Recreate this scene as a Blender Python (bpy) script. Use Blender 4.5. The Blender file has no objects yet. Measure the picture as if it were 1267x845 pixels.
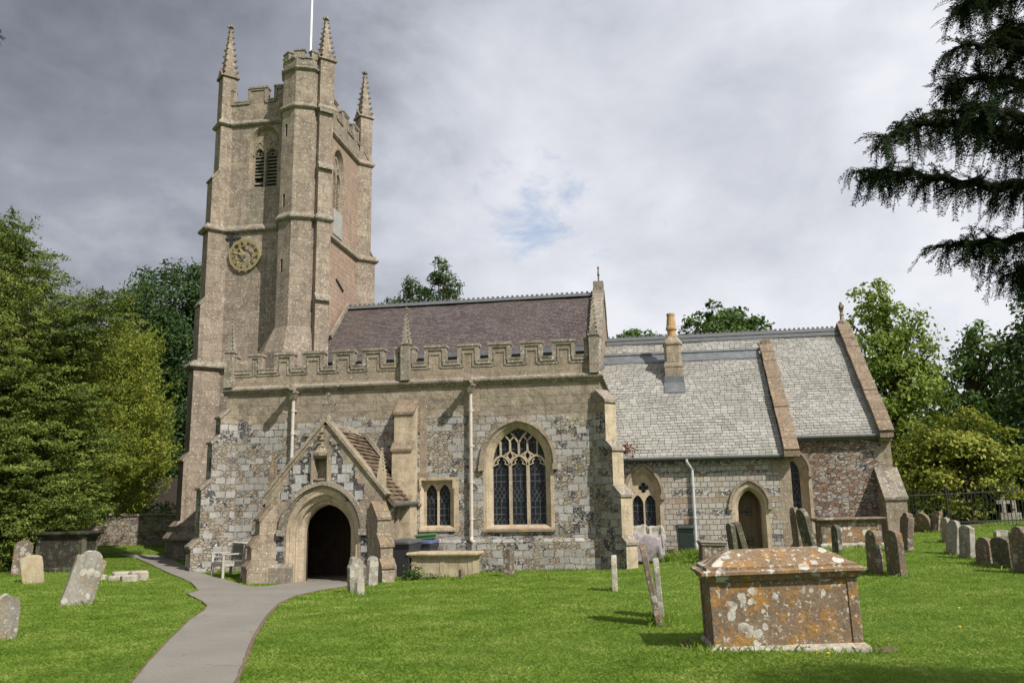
import bpy, bmesh, math, random
import numpy as np
from mathutils import Vector, Matrix, Euler
from mathutils.geometry import tessellate_polygon
R = math.radians
S = bpy.context.scene
COL = S.collection

# ------------------------------------------------------------------ camera
PW, PH = 1267, 845
FPX, PITCH, ROLL, YAW, EYE = 1053.8, R(11.005), R(-0.967), R(-9.374), 1.62
_fw = np.array([math.sin(YAW)*math.cos(PITCH), math.cos(YAW)*math.cos(PITCH), math.sin(PITCH)])
_r = np.array([math.cos(YAW), -math.sin(YAW), 0.0])
_u = np.cross(_r, _fw)
_R2 = _r*math.cos(ROLL) + _u*math.sin(ROLL)
_U2 = -_r*math.sin(ROLL) + _u*math.cos(ROLL)
cam = bpy.data.cameras.new("camera")
cam.sensor_width = 36.0
cam.lens = FPX/PW*36.0
cam.clip_start = 0.1
cam.clip_end = 6000
cam_ob = bpy.data.objects.new("camera", cam)
COL.objects.link(cam_ob)
M = Matrix(((_R2[0], _U2[0], -_fw[0], 0), (_R2[1], _U2[1], -_fw[1], 0), (_R2[2], _U2[2], -_fw[2], EYE), (0, 0, 0, 1)))
cam_ob.matrix_world = M
S.camera = cam_ob

# ------------------------------------------------------------------ photo pixel -> point on a real plane
def ray(x, y):
    return _fw*FPX + _R2*(x-PW/2) - _U2*(y-PH/2)
def onY(x, y, Y):
    d = ray(x, y); t = Y/d[1]
    return (d[0]*t, Y, EYE+d[2]*t)
def onX(x, y, X):
    d = ray(x, y); t = X/d[0]
    return (X, d[1]*t, EYE+d[2]*t)
def XZ(x, y, Y):
    p = onY(x, y, Y)
    return p[0], p[2]

# ------------------------------------------------------------------ sky, sun, exposure
SUN_AZ, SUN_EL = 51.0, 45.0           # azimuth from south towards east
w = bpy.data.worlds.new("World")
S.world = w
w.use_nodes = True
wt = w.node_tree
wt.nodes.clear()

def N(nt, t, ins=None, **props):
    n = nt.nodes.new(t)
    for k, v in props.items():
        setattr(n, k, v)
    if ins:
        for k, v in ins.items():
            s = n.inputs[k]
            if isinstance(v, bpy.types.NodeSocket):
                nt.links.new(v, s)
            else:
                if isinstance(v, (tuple, list)) and len(v) == 3 and s.type == 'RGBA':
                    v = (*v, 1.0)
                s.default_value = v
    return n

def mixc(nt, f, a, b, blend='MIX'):
    n = N(nt, 'ShaderNodeMix', {0: f, 6: a, 7: b}, data_type='RGBA', blend_type=blend)
    return n.outputs[2]

def mth(nt, op, a, b=0.0, c=None, clamp=False):
    ins = {0: a, 1: b}
    if c is not None:
        ins[2] = c
    return N(nt, 'ShaderNodeMath', ins, operation=op, use_clamp=clamp).outputs[0]

def mrange(nt, v, a, b, c=0.0, d=1.0, smooth=False):
    n = N(nt, 'ShaderNodeMapRange', {0: v, 1: a, 2: b, 3: c, 4: d}, clamp=True)
    if smooth:
        n.interpolation_type = 'SMOOTHSTEP'
    return n.outputs[0]

def noise(nt, vec, scale, detail=4.0, rough=0.55, dist=0.0, color=False):
    n = N(nt, 'ShaderNodeTexNoise', {'Vector': vec, 'Scale': scale, 'Detail': detail, 'Roughness': rough, 'Distortion': dist})
    return n.outputs[1 if color else 0]

def ramp(nt, f, stops):
    n = N(nt, 'ShaderNodeValToRGB', {0: f})
    e = n.color_ramp.elements
    while len(e) < len(stops):
        e.new(0.5)
    for el, (p, c) in zip(e, stops):
        el.position = p
        el.color = (*c, 1.0) if len(c) == 3 else c
    return n.outputs[0]

def vscale(nt, v, s):
    return N(nt, 'ShaderNodeVectorMath', {0: v, 1: s}, operation='MULTIPLY').outputs[0]

sky = N(wt, 'ShaderNodeTexSky', sky_type='NISHITA', sun_disc=False, sun_elevation=R(SUN_EL),
        sun_rotation=R(180-SUN_AZ), air_density=1.0, dust_density=1.0, ozone_density=1.5)
tc = N(wt, 'ShaderNodeTexCoord')
sep = N(wt, 'ShaderNodeSeparateXYZ', {0: tc.outputs['Generated']})
zz = mth(wt, 'ADD', mth(wt, 'MAXIMUM', sep.outputs[2], 0.0), 0.22)
cx_ = mth(wt, 'DIVIDE', sep.outputs[0], zz)
cy_ = mth(wt, 'DIVIDE', sep.outputs[1], zz)
cvp = N(wt, 'ShaderNodeCombineXYZ', {0: cx_, 1: cy_, 2: 3.7}).outputs[0]
cv = N(wt, 'ShaderNodeVectorMath', {0: vscale(wt, tc.outputs['Generated'], (2.6, 2.6, 4.6)), 1: vscale(wt, cvp, (0.28, 0.28, 0.28))}, operation='ADD').outputs[0]
n1 = noise(wt, cv, 1.0, 8.0, 0.54, 0.25)
n2 = noise(wt, cv, 3.1, 7.0, 0.58, 0.3)
nn = mth(wt, 'ADD', mth(wt, 'MULTIPLY', n1, 0.76), mth(wt, 'MULTIPLY', n2, 0.24))
# heavier cloud to the west (left), brighter to the north-east
lean = mrange(wt, sep.outputs[0], -0.64, 0.06, -0.185, 0.085, True)
low = mrange(wt, sep.outputs[2], 0.10, 0.45, 0.035, 0.0, True)
cl = mth(wt, 'ADD', mth(wt, 'ADD', mth(wt, 'MULTIPLY_ADD', nn, 0.72, 0.165), lean), low)
ccol = ramp(wt, cl, [(0.20, (0.135, 0.148, 0.185)), (0.39, (0.31, 0.33, 0.385)), (0.51, (0.545, 0.57, 0.635)), (0.68, (0.79, 0.805, 0.855))])
holes = noise(wt, cv, 4.2, 6.0, 0.6, 0.5)
_h = ray(668, 262); _h = tuple(_h/np.linalg.norm(_h))      # one ragged gap in the cloud to the north
gap = N(wt, 'ShaderNodeVectorMath', {0: tc.outputs['Generated'], 1: _h}, operation='DISTANCE').outputs['Value']
hf = mrange(wt, mth(wt, 'ADD', holes, mrange(wt, gap, 0.0, 0.15, 0.15, -0.25)), 0.48, 0.74, 1.0, 0.35, True)
bg1 = N(wt, 'ShaderNodeBackground', {0: sky.outputs[0], 1: 0.15})
bg2 = N(wt, 'ShaderNodeBackground', {0: ccol, 1: 1.0})
mx = N(wt, 'ShaderNodeMixShader', {0: hf, 1: bg1.outputs[0], 2: bg2.outputs[0]})
N(wt, 'ShaderNodeOutputWorld', {0: mx.outputs[0]})

sl = bpy.data.lights.new("sun", 'SUN')
sl.energy = 5.0
sl.angle = R(0.5)
sl.color = (1.0, 0.955, 0.885)
sun = bpy.data.objects.new("sun", sl)
COL.objects.link(sun)
_a, _e = R(SUN_AZ), R(SUN_EL)
to_sun = Vector((math.sin(_a)*math.cos(_e), -math.cos(_a)*math.cos(_e), math.sin(_e)))
sun.rotation_euler = to_sun.to_track_quat('Z', 'Y').to_euler()
sun.location = (20, -20, 40)
S.view_settings.view_transform = 'Standard'
S.view_settings.look = 'None'
S.view_settings.exposure = 0.12
S.view_settings.gamma = 1.0
S.view_settings.use_curve_mapping = False
S.render.engine = 'CYCLES'
S.cycles.max_bounces = 6
S.cycles.transparent_max_bounces = 6

# ------------------------------------------------------------------ ground height (levels read at the feet of walls and stones)
_g = np.array([(0, 8, 0), (-5, 8, -.03), (5, 8, 0), (-9, 11, -.12), (-11, 15.5, -.1), (-15.7, 20, -.06), (-16.2, 22.5, .06), (-22, 32, .33),
  (-19.5, 32, .3), (-17.6, 29.5, .0), (-14, 24.5, -.1), (-12.2, 23, -.2), (-9, 22.2, -.3), (-6.5, 18.5, -.17), (-6.9, 20.8, -.2),
  (-5.8, 23.2, -.2), (-2.7, 24.9, -.17), (-4, 22.5, -.13), (-1, 18, -.06), (-.1, 12.5, 0), (4.5, 20, .08), (4.8, 19.5, .07), (6.5, 25, .28),
  (7.4, 24, .2), (7, 21, .17), (7.1, 20.5, .13), (7.2, 19.5, .12), (11.8, 36, .6), (1, 28, -.05), (5.8, 27.3, .28), (8.8, 33, .47), (.7, 27, 0),
  (-.4, 26.5, -.1), (0, 0, .02), (-20, 0, 0), (20, 0, .1), (20, 20, .4), (25, 45, .9), (-40, 40, .4), (0, 50, .6), (-40, 10, .1), (40, 30, .8),
  (1.4, 10.8, 0), (3.4, 9.4, .01), (-7.8, 13.3, -.1)], float)
def _tps(r2):
    return np.where(r2 > 1e-9, r2*np.log(np.maximum(r2, 1e-9)), 0.0)
_k = _tps(((_g[:, None, :2]-_g[None, :, :2])**2).sum(-1)) + np.eye(len(_g))*2.0
_P = np.c_[np.ones(len(_g)), _g[:, :2]]
_A = np.block([[_k, _P], [_P.T, np.zeros((3, 3))]])
_w = np.linalg.solve(_A, np.r_[_g[:, 2], 0, 0, 0])
def gz_np(x, y):
    x = np.asarray(x, float); y = np.asarray(y, float)
    xc = np.clip(x, -42, 42); yc = np.clip(y, -4, 52)
    r2 = (xc[..., None]-_g[:, 0])**2 + (yc[..., None]-_g[:, 1])**2
    z = (_tps(r2)*_w[:len(_g)]).sum(-1) + _w[-3] + _w[-2]*xc + _w[-1]*yc
    return z + 0.012*np.sin(x*0.9+1.3*y) + 0.010*np.sin(1.7*x-0.8*y+2)
def gz(x, y):
    return float(gz_np(np.array([x]), np.array([y]))[0])
def onG(x, y):
    d = ray(x, y); t = 8/d[1]
    for i in range(60):
        p = d*t
        z = gz(p[0], p[1])
        t2 = (z-EYE)/d[2]
        t = 0.5*t + 0.5*t2 if t2 > 0 else t*1.05
    return (d[0]*t, d[1]*t, EYE+d[2]*t)

# ------------------------------------------------------------------ mesh builder
class MB:
    def __init__(s):
        s.v = []; s.f = []; s.m = []; s.mi = 0
    def pt(s, p):
        s.v.append((float(p[0]), float(p[1]), float(p[2]))); return len(s.v)-1
    def face(s, pts):
        s.f.append([s.pt(p) for p in pts]); s.m.append(s.mi)
    def prism(s, loop, off):
        off = Vector(off)
        a = [s.pt(p) for p in loop]; b = [s.pt(Vector(p)+off) for p in loop]
        n = len(a)
        s.f.append(a); s.f.append(b[::-1]); s.m += [s.mi]*2
        for i in range(n):
            j = (i+1) % n
            s.f.append([a[i], b[i], b[j], a[j]]); s.m.append(s.mi)
    def box(s, x0, x1, y0, y1, z0, z1):
        s.prism([(x0, y0, z0), (x1, y0, z0), (x1, y0, z1), (x0, y0, z1)], (0, y1-y0, 0))
    def obox(s, c, ux, uy, uz):          # centre and three half-vectors
        c = Vector(c); ux = Vector(ux); uy = Vector(uy); uz = Vector(uz)
        s.prism([c-ux-uy-uz, c+ux-uy-uz, c+ux-uy+uz, c-ux-uy+uz], uy*2)
    def tube(s, p0, p1, r0, r1=None, n=10, cap=True):
        if r1 is None: r1 = r0
        p0 = Vector(p0); p1 = Vector(p1); d = (p1-p0)
        if d.length < 1e-6: return
        d.normalize()
        a = d.orthogonal().normalized(); b = d.cross(a)
        A = []; B = []
        for i in range(n):
            t = 2*math.pi*i/n
            e = a*math.cos(t)+b*math.sin(t)
            A.append(s.pt(p0+e*r0)); B.append(s.pt(p1+e*r1))
        for i in range(n):
            j = (i+1) % n
            s.f.append([A[i], A[j], B[j], B[i]]); s.m.append(s.mi)
        if cap:
            s.f.append(A[::-1]); s.f.append(B); s.m += [s.mi]*2
    def path(s, pts, rs, n=8):
        for i in range(len(pts)-1):
            r0 = rs[i] if isinstance(rs, (list, tuple)) else rs
            r1 = rs[i+1] if isinstance(rs, (list, tuple)) else rs
            s.tube(pts[i], pts[i+1], r0, r1, n)
    def lathe(s, c, prof, n=12, rot=0.0):
        c = Vector(c); rings = []
        for r, z in prof:
            rings.append([s.pt(c+Vector((r*math.cos(rot+2*math.pi*i/n), r*math.sin(rot+2*math.pi*i/n), z))) for i in range(n)])
        for a, b in zip(rings[:-1], rings[1:]):
            for i in range(n):
                j = (i+1) % n
                s.f.append([a[i], a[j], b[j], b[i]]); s.m.append(s.mi)
        s.f.append(rings[0][::-1]); s.f.append(rings[-1]); s.m += [s.mi]*2
    def loft(s, loops, cap=True):
        rings = [[s.pt(p) for p in L] for L in loops]
        n = len(rings[0])
        for a, b in zip(rings[:-1], rings[1:]):
            for i in range(n):
                j = (i+1) % n
                s.f.append([a[i], a[j], b[j], b[i]]); s.m.append(s.mi)
        if cap:
            s.f.append(rings[0][::-1]); s.f.append(rings[-1]); s.m += [s.mi]*2
    def ring(s, F, A, dA, B, dB):        # bridge two closed 2D outlines at depths dA, dB of frame F
        n = len(A)
        a = [s.pt(F(p[0], p[1], dA)) for p in A]; b = [s.pt(F(p[0], p[1], dB)) for p in B]
        for i in range(n):
            j = (i+1) % n
            s.f.append([a[i], a[j], b[j], b[i]]); s.m.append(s.mi)
    def plate(s, F, outer, holes=(), d=0.0):
        loops = [[Vector((p[0], p[1], 0)) for p in outer]] + [[Vector((p[0], p[1], 0)) for p in h] for h in holes]
        flat = [p for L in loops for p in L]
        idx = [s.pt(F(p.x, p.y, d)) for p in flat]
        for t in tessellate_polygon(loops):
            s.f.append([idx[t[0]], idx[t[1]], idx[t[2]]]); s.m.append(s.mi)
    def slab(s, F, outer, d0, d1):       # solid plate between two depths
        a = [F(p[0], p[1], d0) for p in outer]; b = [F(p[0], p[1], d1) for p in outer]
        ia = [s.pt(p) for p in a]; ib = [s.pt(p) for p in b]
        n = len(ia)
        s.f.append(ia); s.f.append(ib[::-1]); s.m += [s.mi]*2
        for i in range(n):
            j = (i+1) % n
            s.f.append([ia[i], ib[i], ib[j], ia[j]]); s.m.append(s.mi)
    def bar(s, F, pts, wd, d0, d1, closed=False):
        P = [Vector((p[0], p[1])) for p in pts]; n = len(P)
        Lf = []; Rt = []
        for i in range(n):
            if closed:
                a = P[i-1]; b = P[(i+1) % n]
            else:
                a = P[max(i-1, 0)]; b = P[min(i+1, n-1)]
            t = (b-a)
            if t.length < 1e-9: t = Vector((1, 0))
            t.normalize(); nn = Vector((-t.y, t.x))*wd*0.5
            Lf.append(P[i]+nn); Rt.append(P[i]-nn)
        q = [[s.pt(F(p.x, p.y, d)) for p in L] for L, d in ((Lf, d0), (Rt, d0), (Rt, d1), (Lf, d1))]
        m = n if closed else n-1
        for i in range(m):
            j = (i+1) % n
            for k in range(4):
                k2 = (k+1) % 4
                s.f.append([q[k][i], q[k2][i], q[k2][j], q[k][j]]); s.m.append(s.mi)
        if not closed:
            s.f.append([q[k][0] for k in range(4)][::-1]); s.f.append([q[k][-1] for k in range(4)]); s.m += [s.mi]*2
    def build(s, name, mats, parent=None, smooth=False, fixn=True, bevel=None, base=None):
        me = bpy.data.meshes.new(name)
        me.from_pydata(s.v, [], s.f)
        if not isinstance(mats, (list, tuple)): mats = [mats]
        for m in mats: me.materials.append(m)
        me.polygons.foreach_set('material_index', s.m)
        me.update()
        if fixn:
            bm = bmesh.new(); bm.from_mesh(me)
            bmesh.ops.recalc_face_normals(bm, faces=bm.faces)
            bm.to_mesh(me); bm.free()
        if smooth:
            me.polygons.foreach_set('use_smooth', [True]*len(me.polygons))
        o = bpy.data.objects.new(name, me)
        COL.objects.link(o)
        if parent is not None:
            o.parent = parent
            if base is not None:
                o.matrix_parent_inverse = Matrix.Translation(-Vector(base))
        if bevel:
            b = o.modifiers.new('bevel', 'BEVEL'); b.width = bevel; b.segments = 2; b.limit_method = 'ANGLE'
        return o

class Frame:
    def __init__(s, o, u, d):
        s.o = Vector(o); s.u = Vector(u).normalized(); s.d = Vector(d).normalized()
    def __call__(s, u, v, d=0.0):
        return s.o + s.u*u + Vector((0, 0, v)) + s.d*d

def arch(xc, a, z0, zs, h, n=10):
    """closed outline: sill corners, jambs and a two-centred pointed head"""
    pts = [(xc-a, z0), (xc+a, z0)]
    h = max(h, a*1.001)
    Rr = (a*a+h*h)/(2*a)
    t1 = math.atan2(h, Rr-a)
    for i in range(n+1):
        t = t1*i/n
        pts.append((xc+a-Rr+Rr*math.cos(t), zs+Rr*math.sin(t)))
    for i in range(n-1, -1, -1):
        t = t1*i/n
        pts.append((xc-a+Rr-Rr*math.cos(t), zs+Rr*math.sin(t)))
    return pts
def archline(xc, a, zs, h, n=10):
    return arch(xc, a, zs, zs, h, n)[2:]
def rect(x0, x1, z0, z1):
    return [(x0, z0), (x1, z0), (x1, z1), (x0, z1)]

def thing(name, label, cat, loc=(0, 0, 0), rotz=0.0, group=None):
    o = bpy.data.objects.new(name, None); COL.objects.link(o)
    o.empty_display_size = 0.3
    o.location = loc; o.rotation_euler = (0, 0, rotz)
    o['label'] = label; o['category'] = cat
    if group: o['group'] = group
    return o
def tag(o, label, cat, group=None):
    o['label'] = label; o['category'] = cat
    if group: o['group'] = group
    return o
def quads_object(name, V, mat, parent=None, smooth=False):
    """mesh of separate quads from an (n,4,3) array"""
    n = len(V)
    me = bpy.data.meshes.new(name)
    me.vertices.add(n*4); me.loops.add(n*4); me.polygons.add(n)
    me.vertices.foreach_set('co', np.ascontiguousarray(V, dtype=np.float32).ravel())
    me.loops.foreach_set('vertex_index', np.arange(n*4, dtype=np.int32))
    me.polygons.foreach_set('loop_start', np.arange(0, n*4, 4, dtype=np.int32))
    me.update(calc_edges=True)
    me.materials.append(mat)
    o = bpy.data.objects.new(name, me); COL.objects.link(o)
    if parent is not None: o.parent = parent
    return o
# ------------------------------------------------------------------ materials
def newmat(name):
    m = bpy.data.materials.new(name); m.use_nodes = True
    nt = m.node_tree; nt.nodes.clear()
    out = N(nt, 'ShaderNodeOutputMaterial')
    return m, nt, out
def finish(nt, out, col, rough=0.9, height=None, bump=0.3, dist=0.02, metal=0.0, spec=0.3):
    b = N(nt, 'ShaderNodeBsdfPrincipled', {'Base Color': col, 'Roughness': rough, 'Metallic': metal, 'Specular IOR Level': spec})
    if height is not None:
        bn = N(nt, 'ShaderNodeBump', {'Height': height, 'Strength': bump, 'Distance': dist})
        nt.links.new(bn.outputs[0], b.inputs['Normal'])
    nt.links.new(b.outputs[0], out.inputs[0])
    return b
def faceuv(nt):
    """u along a face (level), v up it; also the plain position"""
    g = N(nt, 'ShaderNodeNewGeometry')
    c = N(nt, 'ShaderNodeVectorMath', {0: g.outputs['True Normal'], 1: (0, 0, 1)}, operation='CROSS_PRODUCT').outputs[0]
    T = N(nt, 'ShaderNodeVectorMath', {0: c}, operation='NORMALIZE').outputs[0]
    B = N(nt, 'ShaderNodeVectorMath', {0: T, 1: g.outputs['True Normal']}, operation='CROSS_PRODUCT').outputs[0]
    P = g.outputs['Position']
    u = N(nt, 'ShaderNodeVectorMath', {0: P, 1: T}, operation='DOT_PRODUCT').outputs['Value']
    v = N(nt, 'ShaderNodeVectorMath', {0: P, 1: B}, operation='DOT_PRODUCT').outputs['Value']
    return N(nt, 'ShaderNodeCombineXYZ', {0: u, 1: v, 2: 0.0}).outputs[0], P, g
def addv(nt, a, b):
    return N(nt, 'ShaderNodeVectorMath', {0: a, 1: b}, operation='ADD').outputs[0]
def wobble(nt, uv, scale, amt):
    c = noise(nt, uv, scale, 2.0, 0.5, 0.0, True)
    c = N(nt, 'ShaderNodeVectorMath', {0: c, 1: (0.5, 0.5, 0.5)}, operation='SUBTRACT').outputs[0]
    return addv(nt, uv, vscale(nt, c, (amt, amt, 0)))
def brick(nt, uv, bw, rh, mortar=0.008, off=0.5, smooth=0.2, squash=1.0):
    n = N(nt, 'ShaderNodeTexBrick', {'Vector': uv, 'Color1': (0, 0, 0), 'Color2': (1, 1, 1), 'Mortar': (0.5, 0.5, 0.5), 'Scale': 1.0,
        'Mortar Size': mortar, 'Mortar Smooth': smooth, 'Bias': 0.0, 'Brick Width': bw, 'Row Height': rh}, offset=off, squash=squash, squash_frequency=3)
    return n.outputs[0], n.outputs[1]

def ashlar(name, c0, c1, cd, cw=0.55, rh=0.30, lichen=0.5, mortar_dark=0.75, tint=0.35, yellow=0.0):
    """dressed stone: faint courses, blotchy weathering, pale lichen specks"""
    m, nt, out = newmat(name)
    uv, P, g = faceuv(nt)
    rnd, mort = brick(nt, wobble(nt, uv, 1.5, 0.03), cw, rh, 0.006, 0.5, 0.4)
    big = noise(nt, P, 0.55, 5.0, 0.6)
    mid = noise(nt, P, 3.2, 6.0, 0.65)
    fine = noise(nt, P, 22.0, 4.0, 0.65)
    col = mixc(nt, mrange(nt, big, 0.40, 0.60), c0, c1)
    col = mixc(nt, mth(nt, 'MULTIPLY', rnd, tint), col, cd)
    col = mixc(nt, mrange(nt, mid, 0.47, 0.66, 0, 0.8), col, cd)
    streak = noise(nt, vscale(nt, P, (5.0, 5.0, 0.45)), 1.0, 4.0, 0.6)
    col = mixc(nt, mrange(nt, streak, 0.52, 0.78, 0, 0.55), col, tuple(x*0.62 for x in cd))
    spots = noise(nt, P, 13.0, 6.0, 0.74)
    sf = mrange(nt, spots, 0.56, 0.63, 0, lichen)
    col = mixc(nt, sf, col, (0.58, 0.56, 0.49))
    if yellow:
        yn = noise(nt, P, 1.6, 5.0, 0.7)
        col = mixc(nt, mrange(nt, yn, 0.60, 0.70, 0, yellow), col, (0.40, 0.26, 0.07))
    col = mixc(nt, mth(nt, 'MULTIPLY', mort, mth(nt, 'SUBTRACT', 1.0, mortar_dark)), col, (0.06, 0.05, 0.04))
    fv = mrange(nt, fine, 0.3, 0.7, 0.78, 1.16)
    col = mixc(nt, 1.0, col, N(nt, 'ShaderNodeCombineXYZ', {0: fv, 1: fv, 2: fv}).outputs[0], 'MULTIPLY')
    h = mth(nt, 'ADD', mth(nt, 'MULTIPLY', fine, 0.5), mth(nt, 'MULTIPLY', mid, 0.8))
    h = mth(nt, 'SUBTRACT', h, mth(nt, 'MULTIPLY', mort, 0.4))
    finish(nt, out, col, 0.92, h, 0.55, 0.03, spec=0.15)
    return m

def rubble(name, pale, brown, flint_amt, bw=0.42, rh=0.235, block=0.5, top=None, cbrown2=(0.20, 0.13, 0.085), mortar=(0.225, 0.185, 0.135), fs=1.0):
    """squared grey blocks mixed with brown rubble and knapped flint"""
    m, nt, out = newmat(name)
    uv, P, g = faceuv(nt)
    uvw = wobble(nt, uv, 1.7, 0.14)
    rnd, mort = brick(nt, uvw, bw, rh, 0.016, 0.5, 0.35)
    # small rubble
    uvs = vscale(nt, wobble(nt, uv, 3.0, 0.10), (5.2*fs, 9.5*fs, 1))
    vo = N(nt, 'ShaderNodeTexVoronoi', {'Vector': uvs, 'Scale': 1.0, 'Randomness': 0.95}, voronoi_dimensions='2D')
    ve = N(nt, 'ShaderNodeTexVoronoi', {'Vector': uvs, 'Scale': 1.0, 'Randomness': 0.95}, voronoi_dimensions='2D', feature='DISTANCE_TO_EDGE')
    sc = N(nt, 'ShaderNodeSeparateColor', {0: vo.outputs['Color']})
    rcol = ramp(nt, sc.outputs[0], [(0.0, cbrown2), (0.25, brown), (0.5, tuple(min(1, x*1.35) for x in brown)), (0.75, (0.30, 0.285, 0.26)), (1.0, (0.40, 0.36, 0.29))])
    redge = mrange(nt, ve.outputs['Distance'], 0.02, 0.10, 0, 1)
    rcol = mixc(nt, redge, mortar, rcol)
    # flint
    uvf = vscale(nt, wobble(nt, uv, 4.0, 0.08), (13, 15, 1))
    fo = N(nt, 'ShaderNodeTexVoronoi', {'Vector': uvf, 'Scale': 1.0}, voronoi_dimensions='2D')
    fe = N(nt, 'ShaderNodeTexVoronoi', {'Vector': uvf, 'Scale': 1.0}, voronoi_dimensions='2D', feature='DISTANCE_TO_EDGE')
    fc = N(nt, 'ShaderNodeSeparateColor', {0: fo.outputs['Color']})
    fcol = ramp(nt, fc.outputs[1], [(0.0, (0.035, 0.037, 0.045)), (0.45, (0.07, 0.075, 0.09)), (0.7, (0.20, 0.20, 0.21)), (1.0, (0.55, 0.54, 0.50))])
    fcol = mixc(nt, mrange(nt, fe.outputs['Distance'], 0.03, 0.12), mortar, fcol)
    # blocks
    bvar = noise(nt, P, 5.0, 4.0, 0.6)
    r2 = mth(nt, 'FRACT', mth(nt, 'MULTIPLY', rnd, 7.31))
    bcol = mixc(nt, r2, pale, tuple(x*0.72 for x in pale))
    bcol = mixc(nt, mrange(nt, bvar, 0.45, 0.75, 0, 0.55), bcol, (0.22, 0.20, 0.17))
    # which filling a cell has
    patch = noise(nt, P, 0.8, 3.0, 0.55)
    sel = mth(nt, 'ADD', rnd, mth(nt, 'MULTIPLY', mth(nt, 'SUBTRACT', patch, 0.5), 1.1))
    isblock = mrange(nt, sel, block-0.02, block+0.02, 0, 1)
    bm_ = mth(nt, 'MULTIPLY', isblock, mth(nt, 'SUBTRACT', 1.0, mort))
    isflint = mrange(nt, noise(nt, P, 1.9, 3.0, 0.6), 0.62-flint_amt, 0.66-flint_amt, 0, 1)
    fill = mixc(nt, isflint, rcol, fcol)
    col = mixc(nt, bm_, fill, bcol)
    hfill = mth(nt, 'ADD', mth(nt, 'MULTIPLY', redge, 0.7), mth(nt, 'MULTIPLY', sc.outputs[1], 0.5))
    h = N(nt, 'ShaderNodeMix', {0: bm_, 2: hfill, 3: mth(nt, 'ADD', 0.9, mth(nt, 'MULTIPLY', r2, 0.4))}, data_type='FLOAT').outputs[0]
    fine = noise(nt, P, 26.0, 4.0, 0.65)
    h = mth(nt, 'ADD', h, mth(nt, 'MULTIPLY', fine, 0.5))
    stain = noise(nt, P, 0.7, 6.0, 0.65)
    col = mixc(nt, mrange(nt, stain, 0.48, 0.72, 0, 0.5), col, tuple(x*0.8 for x in brown))
    if top is not None:        # dressed upper courses with a ragged lower edge
        z = N(nt, 'ShaderNodeSeparateXYZ', {0: P}).outputs[2]
        zn = mth(nt, 'ADD', z, mth(nt, 'MULTIPLY', mth(nt, 'SUBTRACT', noise(nt, P, 1.3, 4.0, 0.6), 0.5), 1.3))
        tf = mrange(nt, zn, top-0.1, top+0.1, 0, 1)
        trnd, tm = brick(nt, wobble(nt, uv, 1.4, 0.04), 0.7, 0.27, 0.008)
        tcol = mixc(nt, trnd, (0.345, 0.288, 0.213), (0.27, 0.225, 0.168))
        tcol = mixc(nt, mrange(nt, noise(nt, P, 4.5, 6.0, 0.7), 0.44, 0.62, 0, 0.75), tcol, (0.155, 0.13, 0.10))
        tcol = mixc(nt, mth(nt, 'MULTIPLY', tm, 0.28), tcol, (0.09, 0.07, 0.05))
        col = mixc(nt, tf, col, tcol)
        h = N(nt, 'ShaderNodeMix', {0: tf, 2: h, 3: mth(nt, 'ADD', mth(nt, 'MULTIPLY', mth(nt, 'SUBTRACT', 1.0, tm), 0.35), mth(nt, 'MULTIPLY', noise(nt, P, 7.0, 5.0, 0.65), 0.9))}, data_type='FLOAT').outputs[0]
    fv = mrange(nt, fine, 0.3, 0.7, 0.8, 1.15)
    col = mixc(nt, 1.0, col, N(nt, 'ShaderNodeCombineXYZ', {0: fv, 1: fv, 2: fv}).outputs[0], 'MULTIPLY')
    finish(nt, out, col, 0.92, h, 1.0, 0.045, spec=0.15)
    return m

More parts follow.
